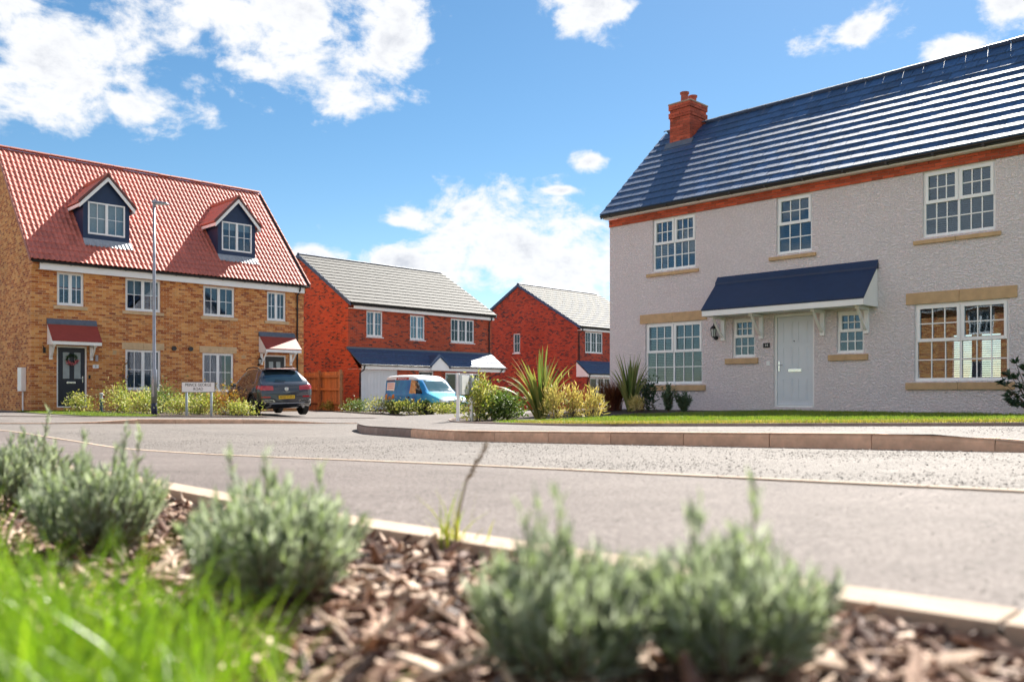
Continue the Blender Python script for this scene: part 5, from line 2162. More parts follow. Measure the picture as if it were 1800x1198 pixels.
# mown lawn before the white house
n = 110000
p = 8.5 + (17.7 - 8.5) * rng.random(n) ** 1.15
q = rng.uniform(-10.7, 2.5, n)
pin = np.interp(q, [-10.6, -9.7, -8.2, -7, 8], [9.9, 9.45, 8.83, 8.5, 8.83])
edge = -10.55 + .35 * np.sin(p * 1.7) + np.maximum(0, (p - 12.5)) * .25
ok = (p > pin + .02) & (q > edge)
p, q = p[ok], q[ok]
Z = np.array([white_z(a, b) for a, b in zip(p, q)])
P3 = np.stack([p * cA + q * sA, p * sA - q * cA, Z + .012], 1)
hh = rng.uniform(.022, .055, len(p)) * (1 + .3 * np.sin(P3[:, 0] * 3.1) * np.cos(P3[:, 1] * 2.3))
grass_patch('lawn_grass', P3, hh, np.full(len(p), .007), rng.uniform(.2, .9, len(p)), 'leaf_lawn', 'mown green lawn in front of the white house', 8, 2)

n = 26000
q = rng.uniform(-9.6, 2.5, n)
pin = np.interp(q, [-10.6, -9.7, -8.2, -7, 8], [9.9, 9.45, 8.83, 8.5, 8.83])
p = pin + .02 + np.abs(rng.normal(0, .28, n))
Z = np.array([white_z(a, b) for a, b in zip(p, q)])
P3 = np.stack([p * cA + q * sA, p * sA - q * cA, Z + .012], 1)
grass_patch('dry_lawn_edge', P3, rng.uniform(.02, .05, n), np.full(n, .007), rng.uniform(.3, 1.0, n), 'leaf_dry', 'dry yellowed strip of grass along the pavement edge of the lawn', 18, 2)

# little lawn by the brick pair
drape('small_lawn_ground', 7.7, 9.7, -31.0, -23.3, 10, 30, terr_z, 'lawn_base', .02,
      warp=lambda u, v: (7.5 + .3 * abs(v - .5) + u * (2.3 - .5 * v), -31.0 + 7.6 * v))
n = 9000
p = rng.uniform(7.75, 9.5, n)
q = rng.uniform(-30.9, -23.6, n)
Z = np.array([terr_z(a, b) for a, b in zip(p, q)])
P3 = np.stack([p * cA + q * sA, p * sA - q * cA, Z + .02], 1)
grass_patch('small_lawn_grass', P3, rng.uniform(.03, .06, n), np.full(n, .012), rng.uniform(.2, .8, n), 'leaf_lawn', 'small sunlit lawn below the navy front door', 9, 2)
# planting beds on the terrace side
drape('front_bed', 9.3, 12.9, -30.8, -23.2, 12, 30, terr_z, 'soil', .03)
drape('boundary_bed', 19.6, 21.3, -33.5, -24.2, 8, 30, terr_z, 'soil', .03)


def stems_mb(pts, r0, n=5):
    mb = MB()
    for a, b in pts:
        a, b = Vector(a), Vector(b)
        m = a.lerp(b, .5) + Vector((0, 0, (b - a).length * .06))
        mb.tube([a, m, b], [r0, r0 * .7, r0 * .35], n)
    return mb


def lavender(loc, rad, h, nst, seed, label, spikes=8, leaf=.048):
    rng = np.random.default_rng(seed)
    root = empty('lavender_bush', loc, 0, label, 'lavender', 'lavender bushes in the bark bed')
    Ps, Ds, Ls, Ws = [], [], [], []
    seglist = []
    for k in range(nst):
        a = rng.uniform(0, 2 * np.pi)
        rr = math.sqrt(rng.random())
        tall = k < spikes
        tilt = rr * .85
        L = h * rng.uniform(.75, 1.05) * (1 - .18 * rr)
        if tall:
            tilt = rr * .4
            L = h * rng.uniform(1.08, 1.32)
        base = np.array([math.cos(a) * rad * .22 * rr, math.sin(a) * rad * .22 * rr, 0])
        top = base + np.array([math.cos(a) * math.sin(tilt) * L * rad / h * 1.0, math.sin(a) * math.sin(tilt) * L * rad / h * 1.0, L * math.cos(tilt * .85)])
        mid = (base + top) / 2 + np.array([math.cos(a), math.sin(a), 0]) * rad * .14 * rr
        seglist.append((base, mid, top))
        nl = int(L / .0078)
        us = rng.uniform(.22, 1.0, nl) ** .75
        for u in us:
            c = (1 - u) ** 2 * base + 2 * u * (1 - u) * mid + u * u * top
            ax = 2 * (1 - u) * (mid - base) + 2 * u * (top - mid)
            ax = ax / np.linalg.norm(ax)
            b = rng.normal(size=3)
            b -= ax * b.dot(ax)
            b /= np.linalg.norm(b)
            sp = rng.uniform(.25, .85) * (1.15 - .55 * u)
            Ps.append(c)
            Ds.append(ax * math.cos(sp) + b * math.sin(sp))
            Ls.append(leaf * rng.uniform(.7, 1.3) * (1.1 - .45 * u))
            Ws.append(rng.uniform(.0036, .0062))
    V, F = leaves(np.array(Ps), np.array(Ds), np.array(Ls), np.array(Ws), rng, .25)
    fast_mesh('foliage', V, F, 'leaf_lavender', root)
    mb = MB()
    for b, m, t in seglist[::2]:
        mb.tube([tuple(b), tuple(m), tuple(t)], [.0022, .0018, .001], 4)
    mb.build('stem', 'bark', root, zb=0)
    return root


def at(px, Y, z):
    return ((px - 900) / 1499 * Y, Y, z)


LAV = [(-1.80, 3.03, .26, .30, 170, 'lavender bush furthest along the bed towards the brick homes', 4),
       (-1.10, 2.25, .225, .275, 190, 'lavender bush with dense grey tips beside the tall verge grass', 4),
       (-.457, 1.63, .215, .255, 220, 'round lavender bush standing alone amid the open bark chips', 4),
       (.075, 1.16, .16, .215, 150, 'blurred lavender bush beside the open chips, touching its twin', 3),
       (.290, 1.13, .165, .21, 150, 'blurred lavender bush with two tall spikes, its twin beside it', 3)]
for i, (x, y, r_, h, nst, lab, sp) in enumerate(LAV):
    p = x * cA + y * sA
    q = x * sA - y * cA
    lavender((x, y, bed_z(p, q) - .005), r_, h, nst, 40 + i, lab, sp)

# weed tuft with a dry seed head
wr = empty('grass_weed', (-.145, 2.17, bed_z(1.38, -1.62)), 0, 'yellow green weed tuft with a leaning brown seed head by the pale edging', 'weed')
rngw = np.random.default_rng(77)
n = 26
P3 = rngw.normal(size=(n, 3)) * np.array([.022, .022, 0])
V, F = blade_mesh(P3, rngw.uniform(.06, .20, n), np.full(n, .007), rngw.uniform(.1, .7, n), rngw, 4)
fast_mesh('foliage', V, F, 'leaf_weed', wr)
mb = MB()
mb.tube([(0, 0, 0), (.01, 0, .10), (.03, 0, .19), (.085, .0, .285)], [.0025, .0022, .002, .001], 5)
for k in range(60):
    u = rs.random()
    c = Vector((.03, 0, .185)).lerp(Vector((.085, 0, .285)), u)
    d = Vector((rs.gauss(0, 1), rs.gauss(0, 1), rs.gauss(.8, 1))).normalized() * .012
    mb.tube([c, c + d], [.0025, .0008], 4)
mb.build('seed_head', 'seed', wr, zb=0)


# ------------------------------------------------------------------ shrubs
def shrub(name, label, cat, group, loc, rad, h, n, leaf, mat, seed, width=.45, stem_mat='bark', clumps=14, upr=.3):
    rng = np.random.default_rng(seed)
    root = empty(name, loc, rng.uniform(0, 6.28), label, cat, group)
    # uneven crown: leaves gathered round the ends of branches
    ends = []
    for k in range(clumps):
        a = rng.uniform(0, 2 * np.pi)
        r_ = rad * math.sqrt(rng.random()) * rng.uniform(.55, 1.05)
        zt = h * (1 - .55 * (r_ / rad) ** 2) * rng.uniform(.55, 1.0)
        ends.append((math.cos(a) * r_, math.sin(a) * r_, zt))
    ends = np.array(ends)
    ci = rng.integers(0, clumps, n)
    spread = np.array([rad * .34, rad * .34, h * .20])
    P = ends[ci] + rng.normal(size=(n, 3)) * spread
    low = rng.random(n) < .25
    P[low, 2] *= rng.random(low.sum())
    P[:, 2] = np.maximum(P[:, 2], .02 + rng.random(n) * .05)
    D = rng.normal(size=(n, 3)) + np.array([0, 0, upr]) + P * np.array([1, 1, .3]) / rad * .8
    V, F = leaves(P, D, leaf * rng.uniform(.6, 1.35, n), leaf * width * rng.uniform(.7, 1.2, n), rng, .3)
    fast_mesh('foliage', V, F, mat, root)
    mb = stems_mb([((rng.normal() * .03, rng.normal() * .03, -.02), tuple(e)) for e in ends], .010 * max(.5, h))
    mb.build('stem', stem_mat, root, zb=0)
    return root


def flax(label, loc, n, h, seed, mats, spread=.9, group='strap-leaved flax plants'):
    """phormium: each strap leaf is a piece of its own"""
    rs = random.Random(seed)
    root = empty('flax_plant', loc, 0, label, 'plant', group)
    for k in range(n):
        a = rs.uniform(0, 2 * math.pi)
        u = (k + .5) / n
        lean = spread * (u ** 1.2) * rs.uniform(.6, 1.15)
        L = h * rs.uniform(.72, 1.05) * (1.0 if u < .7 else .9)
        w = rs.uniform(.026, .042)
        seg = 7
        V = []
        b = Vector((math.cos(a) * .07 * u, math.sin(a) * .07 * u, -.03))
        d = Vector((math.cos(a), math.sin(a), 0))
        s = Vector((-math.sin(a), math.cos(a), 0))
        tw = rs.uniform(-.9, .9)
        s = (s * math.cos(tw) + d * math.sin(tw)).normalized()
        p = b.copy()
        th = lean * .55
        for i in range(seg + 1):
            t = i / seg
            ww = w * (min(1, .55 + t * 2.2)) * (1 - t ** 2.6) + .0012
            dr = d * math.sin(th) + Vector((0, 0, math.cos(th)))
            nn = dr.cross(s).normalized()
            V += [tuple(p - s * ww), tuple(p + nn * ww * .35), tuple(p + s * ww)]
            p = p + dr * L / seg
            th += lean * .16 * (1 + 1.1 * t)
        F = []
        for i in range(seg):
            c = 3 * i
            F += [(c, c + 1, c + 4, c + 3), (c + 1, c + 2, c + 5, c + 4)]
        me = bpy.data.meshes.new('leaf')
        me.from_pydata(V, [], F)
        me.update()
        me.polygons.foreach_set('use_smooth', [True] * len(me.polygons))
        me.materials.append(MAT[rs.choices(mats[0], mats[1])[0]])
        inst('leaf', me, root)
    return root


def gz(p, q):
    return (*XY(p, q), terr_z(p, q) + .02)


def wz(p, q):
    return (*XY(p, q), white_z(p, q))


FRONT = 'shrubs in the bed before the buff brick homes'
for i, (p, q, r_, h, m, lab) in enumerate([
    (9.05, -28.9, .38, .50, 'leaf_varieg', 'low pale shrub on the small lawn by the navy door'),
    (9.75, -27.6, .55, .72, 'leaf_varieg', 'golden variegated shrub beside the slim blue post'),
    (9.95, -25.9, .50, .62, 'leaf_varieg', 'variegated shrub at the foot of the lamp column, lawn side'),
    (10.5, -26.8, .55, .70, 'leaf_green', 'green shrub just behind the lamp column'),
    (10.6, -25.0, .50, .55, 'leaf_varieg', 'cream flecked shrub between lamp column and street sign'),
    (11.1, -27.6, .50, .85, 'leaf_green', 'taller green shrub against the wall behind the street sign'),
    (11.2, -25.0, .48, .60, 'leaf_varieg', 'yellowish shrub seen between the two sign legs'),
    (11.7, -26.2, .50, .80, 'leaf_green', 'dark leafy shrub below the ground floor window, behind the sign'),
    (12.0, -25.1, .50, .85, 'leaf_orange', 'orange leaved shrub beside the parked dark car'),
    (12.25, -24.2, .48, .40, 'leaf_varieg', 'low green gold shrub nearest the kerb by the dark car')]):
    shrub('shrub', lab, 'shrub', FRONT, gz(p, q), r_, h, 900, .075, MAT and m, 100 + i)
flax('small flax plant with arching leaves under the window behind the lamp column', gz(10.2, -28.2), 30, 1.0, 3, (['leaf_phormium', 'leaf_green'], [2, 1]), 1.0)
# slender climbing stem against the brick
cl = empty('climber', gz(11.0, -30.6), 0, 'slender climbing plant against the bricks above the street sign', 'plant')
MB().tube([(0, 0, 0), (.04, 0, .6), (-.02, 0, 1.3), (.05, .0, 1.75)], [.012, .01, .008, .004], 5).build('stem', 'bark', cl, zb=0)
rngc = np.random.default_rng(9)
P = np.stack([rngc.normal(0, .07, 130), rngc.normal(0, .07, 130), rngc.uniform(.3, 1.85, 130)], 1)
V, F = leaves(P, rngc.normal(size=(130, 3)), .09, .05, rngc)
fast_mesh('foliage', V, F, 'leaf_orange', cl)

BND = 'low boundary shrubs between the two drives'
for i, (p, q, r_, h, m, lab) in enumerate([
    (20.5, -32.4, .42, .36, 'leaf_varieg', 'smallest boundary shrub, by the garage corner and fence'),
    (20.4, -30.2, .60, .45, 'leaf_green', 'low green shrub in front of the white garage door'),
    (20.35, -28.4, .70, .55, 'leaf_varieg', 'variegated shrub beside the van rear wheel'),
    (20.35, -26.7, .62, .55, 'leaf_varieg', 'pale yellow shrub below the van door'),
    (20.5, -24.9, .66, .50, 'leaf_varieg', 'golden shrub beside the van front wheel')]):
    shrub('shrub', lab, 'shrub', BND, gz(p, q), r_, h, 900, .085, m, 140 + i)

CORN = 'planting at the corner of the white house garden'
for i, (px, Y, r_, h, m, leaf, lab) in enumerate([
    (838, 17.2, .38, .72, 'leaf_varieg', .085, 'light green shrub right behind the two-legged sign'),
    (868, 17.6, .34, .52, 'leaf_green', .085, 'rounded mid green shrub beside the sign and the wheelie bin'),
    (892, 17.2, .36, .50, 'leaf_green', .09, 'broad-leaved dark green shrub left of the tall flax plant'),
    (978, 15.6, .18, .55, 'leaf_straw', .085, 'straw yellow feathery plant standing against the tall flax'),
    (1006, 16.0, .19, .52, 'leaf_straw', .085, 'straw yellow plant with arching plumes over the bed'),
    (1040, 15.9, .19, .46, 'leaf_straw', .085, 'straw yellow plant at the corner of the lawn'),
    (1128, 20.2, .30, .70, 'leaf_dark', .08, 'dark evergreen shrub behind the smaller flax plant'),
    (1122, 19.2, .16, .26, 'leaf_straw', .07, 'tiny pale shrub at the foot of the smaller flax plant')]):
    x = (px - 900) / 1499 * Y
    p_, q_ = x * cA + Y * sA, x * sA - Y * cA
    lab = lab.replace('left of the tall flax plant', 'beside the tall flax plant')
    shrub('shrub', lab, 'shrub', CORN, (x, Y, white_z(p_, q_)), r_, h, 420 if m == 'leaf_straw' else 1100, leaf * (1.35 if m == 'leaf_straw' else 1), m, 160 + i, .16 if m == 'leaf_straw' else .45, upr=1.4 if m == 'leaf_straw' else .3)


def on_white(px, Y):
    x = (px - 900) / 1499 * Y
    return (x, Y, white_z(x * cA + Y * sA, x * sA - Y * cA))


flax('tall flax plant with yellow edged sword leaves in the garden corner bed', on_white(950, 16.2), 60, 1.42, 11, (['leaf_phormium', 'leaf_green', 'leaf_flax_brown'], [6, 2, 1]), .95)
flax('flax plant standing against the corner of the white house', on_white(1108, 19.8), 48, 1.42, 12, (['leaf_phormium', 'leaf_green'], [4, 3]), .55)
# bronze grass: a dense arching tuft
br = empty('bronze_grass', on_white(1078, 20.4), 0, 'rust brown arching grass clump between the two flax plants', 'plant')
rngb = np.random.default_rng(31)
n = 900
P3 = rngb.normal(size=(n, 3)) * np.array([.07, .07, 0])
V, F = blade_mesh(P3, rngb.uniform(.55, .95, n), np.full(n, .012), rngb.uniform(.3, 1.1, n), rngb, 5)
fast_mesh('foliage', V, F, 'leaf_bronze', br)


def rosemary(label, loc, h, r_, seed):
    rng = np.random.default_rng(seed)
    root = empty('rosemary', loc, 0, label, 'shrub', 'young rosemary plants below the window')
    Ps, Ds = [], []
    mb = MB()
    for k in range(22):
        a = rng.uniform(0, 6.28)
        t = rng.uniform(0, .6)
        L = h * rng.uniform(.6, 1.05)
        top = np.array([math.cos(a) * math.sin(t) * L * r_ / h * 2.2, math.sin(a) * math.sin(t) * L * r_ / h * 2.2, L * math.cos(t)])
        mb.tube([(0, 0, 0), tuple(top)], [.006, .002], 4)
        for u in rng.uniform(.15, 1, 80):
            Ps.append(top * u)
            Ds.append(rng.normal(size=3) + np.array([0, 0, .8]))
    V, F = leaves(np.array(Ps), np.array(Ds), .075, .017, rng, .2)
    fast_mesh('foliage', V, F, 'leaf_rosemary', root)
    mb.build('stem', 'bark', root, zb=0)


rosemary('taller rosemary plant under the white house window sill', on_white(1175, 18.6), .60, .20, 51)
rosemary('shorter rosemary plant against the white wall, beyond the sill', on_white(1202, 18.3), .44, .18, 52)

# glossy evergreen beside the big window
rh = empty('evergreen_shrub', on_white(1818, 14.6), 0, 'glossy dark evergreen shrub with broad leaves before the big lower window', 'shrub')
rngr = np.random.default_rng(61)
ends = []
for k in range(60):
    v = rngr.normal(size=3)
    v /= np.linalg.norm(v)
    ends.append(np.array([v[0] * .48, v[1] * .48, .60 + v[2] * .44]) * rngr.uniform(.75, 1.0))
Ps, Ds = [], []
for e in ends:
    for j in range(14):
        a = j * 2.4 + rngr.random()
        Ps.append(e + rngr.normal(size=3) * .012)
        out = e - np.array([0, 0, .5])
        out /= np.linalg.norm(out) + 1e-6
        Ds.append(out * .9 + np.array([math.cos(a), math.sin(a), rngr.uniform(-.4, .5)]))
V, F = leaves(np.array(Ps), np.array(Ds), rngr.uniform(.09, .15, len(Ps)), .036, rngr, .3)
fast_mesh('foliage', V, F, 'leaf_dark', rh)
mb = stems_mb([((0, 0, 0), tuple(e)) for e in ends[::2]], .012)
mb.build('stem', 'bark', rh, zb=0)


# ------------------------------------------------------------------ street furniture
def street_lamp():
    x, y = (271 - 900) / 1499 * 25.0, 25.0
    z = terr_z(x * cA + y * sA, x * sA - y * cA)
    root = empty('street_lamp', (x, y, z), 0, 'slim galvanised lamp column with navy painted foot and small flat lantern', 'street lamp')
    MB().lathe([(.085, -.2), (.085, .36), (.084, .361)], 16).build('column_foot', 'lamp_navy', root, smooth=True)
    MB().lathe([(.083, .36), (.083, 1.30), (.05, 1.38), (.045, 3.5), (.036, 6.2)], 16).build('column', 'galv', root, smooth=True)
    B(-.035, .035, -.088, -.07, .55, 1.1).build('access_door', 'galv', root, bevel=.004)
    mb = MB()
    mb.lathe([(.045, 6.12), (.05, 6.22), (.04, 6.26)], 12)
    mb.hexa([(-.06, -.09, 6.22), (.42, -.11, 6.19), (.42, .11, 6.19), (-.06, .09, 6.22), (-.03, -.07, 6.30), (.38, -.08, 6.235), (.38, .08, 6.235), (-.03, .07, 6.30)])
    ln = mb.build('lantern', 'galv', root, bevel=.008)
    B(.05, .38, -.075, .075, 6.178, 6.195).build('lens', 'lamp_glass', ln)
    MB().lathe([(.03, 6.29), (.03, 6.33), (.012, 6.345)], 10, (.02, 0, 0)).build('photocell', 'sign_grey', ln)


street_lamp()


def street_sign():
    px = 349
    Y = 24.5
    x = (px - 900) / 1499 * Y
    p_, q_ = x * cA + Y * sA, x * sA - Y * cA
    z = terr_z(p_, q_)
    root = empty('street_sign', (x, Y, z), R(-2), 'white two-line street nameplate on two grey legs in the shrub bed', 'sign')
    zt = (690 - 671) / 1499 * Y - z
    zb_ = (690 - 689.3) / 1499 * Y - z
    for xx in (-.36, .36):
        MB().tube([(xx, .03, -.3), (xx, .03, zt - .03)], .034, 12).build('leg', 'sign_post', root, zb=0, smooth=True)
    B(-.485, .485, -.022, -.004, zb_, zt).build('border', 'sign_black', root, zb=0)
    pl = B(-.475, .475, -.026, -.0225, zb_ + .012, zt - .012).build('plate', 'sign_white', root, zb=0)
    zc = (zt + zb_) / 2
    t = text_mesh('lettering', 'PRINCE GEORGE\nROAD', .118, 'sign_black', pl, (0, -.028, zc + .003), (R(90), 0, 0))
    t.scale = (.86, 1.0, 1)
    MB().box(-.40, .40, -.004, .0, zb_ + .05, zb_ + .09).box(-.40, .40, -.004, .0, zt - .09, zt - .05).build('back_rail', 'sign_grey', root, zb=0)


street_sign()


def corner_sign():
    xa, ya = (805 - 900) / 1499 * 16.3, 16.3
    xb, yb = (828.5 - 900) / 1499 * 17.1, 17.1
    a = math.atan2(yb - ya, xb - xa)
    za = white_path_z(-12.4) + .02
    root = empty('street_sign', (xa, ya, za), a, 'pale backed sign board on two light posts at the corner of the pavement', 'sign')
    L = math.hypot(xb - xa, yb - ya)
    for xx in (0, L):
        mb = MB()
        mb.box(xx - .028, xx + .028, -.028, .028, -.2, .95)
        mb.build('leg', 'fascia', root, zb=0, bevel=.006)
    mb = MB()
    mb.box(-.03, L + .03, .030, .046, .52, .93)
    bd_ = mb.build('plate', 'sign_grey', root, zb=0)
    mb = MB()
    mb.box(.05, L - .05, .012, .029, .54, .91)
    mb.build('back_panel', 'sign_white', bd_, zb=0)
    for xx in (-.05, L - .1):
        B(xx, xx + .16, -.045, -.030, .54, .92).build('clip', 'sign_grey', bd_, zb=0)


corner_sign()

# slim post light in the front bed
x, y = (178 - 900) / 1499 * 27.2, 27.2
pz = terr_z(x * cA + y * sA, x * sA - y * cA)
po = empty('bollard_light', (x, y, pz), 0, 'slim blue grey garden post between the lawn and the golden shrub', 'post')
MB().lathe([(.05, -.1), (.05, .42), (.052, .43)], 12).build('column', 'post_blue', po, zb=0)
MB().lathe([(.055, .43), (.055, .48), (.045, .50), (.045, .58), (.058, .585), (.058, .63), (.03, .65)], 12).build('head', 'sign_grey', po, zb=0)


# timber side fence between the two buildings
def side_fence():
    A = Vector((-9.9, 40.1, 0))
    Bv = Vector((-7.26, 36.5, 0))
    L = (Bv - A).length
    ang = math.atan2(Bv.y - A.y, Bv.x - A.x)
    zA = terr_z(20.6, -34.5)
    root = empty('timber_fence', (A.x, A.y, zA - .02), ang, 'brown close-boarded timber fence between the buff and red brick houses', 'fence')
    drop = terr_z(20.3, -31.2) - zA
    n = int(L / .135)
    bm = MB().box(0, .128, 0, .018, 0, 1)
    me = bpy.data.meshes.new('board_mesh')
    me.from_pydata(bm.v, [], bm.f)
    me.update()
    me.materials.append(MAT['fence'])
    rs = random.Random(8)
    for i in range(n):
        t = i / n
        inst('board', me, root, (i * .135, .03 + (.008 if i % 2 else 0), drop * t), (0, 0, 0), (1, 1, 1.76 + rs.uniform(-.008, .008)))
    for h in (.35, .95, 1.5):
        mb = MB()
        mb.hexa([(0, -.04, h), (L, -.04, h + drop), (L, .028, h + drop), (0, .028, h), (0, -.04, h + .09), (L, -.04, h + .09 + drop), (L, .028, h + .09 + drop), (0, .028, h + .09)])
        mb.build('rail', 'fence', root, zb=0)
    for t in (.02, .5, 1.0):
        B(L * t - .05, L * t + .05, -.14, -.041, -.3 + drop * t, 1.84 + drop * t).build('post', 'fence', root, zb=0)


side_fence()


def wheelie_bin():
    x, y = (872 - 900) / 1499 * 36.0, 36.0
    p_, q_ = x * cA + y * sA, x * sA - y * cA
    z = terr_z(p_, q_)
    root = empty('wheelie_bin', (x, y, z), A1, 'dark green wheelie bin with pale lid standing by the red gable wall', 'bin')
    mb = MB()
    mb.hexa([(-.19, -.21, .05), (.19, -.21, .05), (.19, .2, .05), (-.19, .2, .05), (-.24, -.27, .86), (.24, -.27, .86), (.24, .27, .86), (-.24, .27, .86)])
    mb.build('body', 'bin_green', root, zb=0, bevel=.015)
    mb = MB()
    mb.hexa([(-.26, -.31, .86), (.26, -.31, .86), (.26, .29, .88), (-.26, .29, .88), (-.24, -.28, .91), (.24, -.28, .91), (.22, .25, .95), (-.22, .25, .95)])
    mb.build('lid', 'bin_lid', root, zb=0, bevel=.012)
    for xx in (-.2, .2):
        MB().lathe([(.09, -.025), (.1, -.02), (.1, .02), (.09, .025)], 14, (xx, .24, .1), 'x').build('wheel', 'tyre', root, zb=0)


wheelie_bin()

# wreath on the navy door
ca_, sa_ = math.cos(A1), math.sin(A1)


def on_pair(t, d, z):
    return (-15.959 + ca_ * t - sa_ * d, 28.3 + sa_ * t + ca_ * d, z)


wre = empty('door_wreath', on_pair(1.265, .055, 1.14), A1, 'green wreath with pink flowers hanging on the navy front door', 'wreath')
rngw = np.random.default_rng(4)
n = 420
a = rngw.uniform(0, 2 * np.pi, n)
rr = .15 + rngw.normal(0, .022, n)
P = np.stack([np.cos(a) * rr, -.015 - rngw.random(n) * .035, np.sin(a) * rr], 1)
V, F = leaves(P, rngw.normal(size=(n, 3)) + np.array([0, -.6, 0]), .055, .022, rngw)
fast_mesh('foliage', V, F, 'wreath_green', wre)
n = 120
a = rngw.uniform(np.pi * 1.15, np.pi * 1.9, n)
P = np.stack([np.cos(a) * .15 + rngw.normal(0, .03, n), -.05 - rngw.random(n) * .03, np.sin(a) * .15 + rngw.normal(0, .025, n)], 1)
V, F = leaves(P, rngw.normal(size=(n, 3)), .05, .045, rngw)
fast_mesh('flower', V, F, 'wreath_pink', wre)


# ------------------------------------------------------------------ vehicles
def catmull(xs, ys, x):
    return float(np.interp(x, xs, ys))


def smooth_interp(xs, ys):
    """monotone-ish cubic through control points"""
    xs = np.array(xs, float)
    ys = np.array(ys, float)
    d = np.diff(ys) / np.diff(xs)
    m = np.zeros(len(xs))
    m[0], m[-1] = d[0], d[-1]
    for i in range(1, len(xs) - 1):
        m[i] = 0 if d[i - 1] * d[i] <= 0 else 2 * d[i - 1] * d[i] / (d[i - 1] + d[i])

    def f(x):
        i = int(min(max(np.searchsorted(xs, x) - 1, 0), len(xs) - 2))
        h = xs[i + 1] - xs[i]
        t = min(1, max(0, (x - xs[i]) / h))
        return (2 * t**3 - 3 * t**2 + 1) * ys[i] + (t**3 - 2 * t**2 + t) * h * m[i] + (-2 * t**3 + 3 * t**2) * ys[i + 1] + (t**3 - t**2) * h * m[i + 1]
    return f


def loft_body(L, top, bot, wid, belt, roofw, ns=54):
    ft, fb, fw, fbl, fr = (smooth_interp(*a) for a in (top, bot, wid, belt, roofw))
    xs = list(L * (0.5 - 0.5 * np.cos(np.linspace(0, math.pi, ns))))
    rings = []
    for x in xs:
        zt, zb_, W = ft(x), fb(x), fw(x)
        bl = min(fbl(x), zt - .04)
        k = min(1, max(0, (zt - bl - .04) / .45))
        rw = fr(x) * k + W * .86 * (1 - k)
        hgt = bl - zb_
        half = [(0, zb_), (W * .6, zb_), (W * .9, zb_ + .02), (W * .965, zb_ + .10), (W * .985, zb_ + hgt * .35), (W, zb_ + hgt * .62), (W * .992, bl - .10), (W * .965, bl - .02), (W * .945, bl),
                ((W * .94 * .6 + rw * .4), bl + (zt - bl) * .35), ((W * .94 * .28 + rw * .72), bl + (zt - bl) * .70), (rw * .985, zt - min(.05, (zt - bl) * .25)), (rw * .90, zt - min(.018, (zt - bl) * .1)), (rw * .6, zt), (0, zt + .012)]
        rings.append([(x, y, z) for y, z in half] + [(x, -y, z) for y, z in half[-2:0:-1]])
    n = len(rings[0])
    V = [v for r_ in rings for v in r_]
    F = []
    for i in range(len(xs) - 1):
        for j in range(n):
            F.append((i * n + j, i * n + (j + 1) % n, (i + 1) * n + (j + 1) % n, (i + 1) * n + j))
    F.append(tuple(range(n))[::-1])
    F.append(tuple((len(xs) - 1) * n + j for j in range(n)))
    return V, F


def cut_arches(V, F, arches, depth, rad):
    """cut the wheel arches with an exact boolean; returns verts, faces"""
    me = bpy.data.meshes.new('tmp_body')
    me.from_pydata(V, [], F)
    me.update()
    bm = bmesh.new()
    bm.from_mesh(me)
    bmesh.ops.recalc_face_normals(bm, faces=bm.faces)
    bm.to_mesh(me)
    bm.free()
    o = bpy.data.objects.new('tmp_body', me)
    COL.objects.link(o)
    mb = MB()
    for x, y0, y1, z in arches:
        mb.lathe([(rad, y0), (rad, y1)], 28, (x, 0, z), 'y')
    cme = bpy.data.meshes.new('tmp_cut')
    cme.from_pydata(mb.v, [], mb.f)
    cme.update()
    bm = bmesh.new()
    bm.from_mesh(cme)
    bmesh.ops.recalc_face_normals(bm, faces=bm.faces)
    bm.to_mesh(cme)
    bm.free()
    c = bpy.data.objects.new('tmp_cut', cme)
    COL.objects.link(c)
    md = o.modifiers.new('b', 'BOOLEAN')
    md.object = c
    md.operation = 'DIFFERENCE'
    md.solver = 'EXACT'
    dg = bpy.context.evaluated_depsgraph_get()
    res = bpy.data.meshes.new_from_object(o.evaluated_get(dg))
    vs = [tuple(v.co) for v in res.vertices]
    fs = [tuple(p.vertices) for p in res.polygons]
    bpy.data.objects.remove(o, do_unlink=True)
    bpy.data.objects.remove(c, do_unlink=True)
    return vs, fs


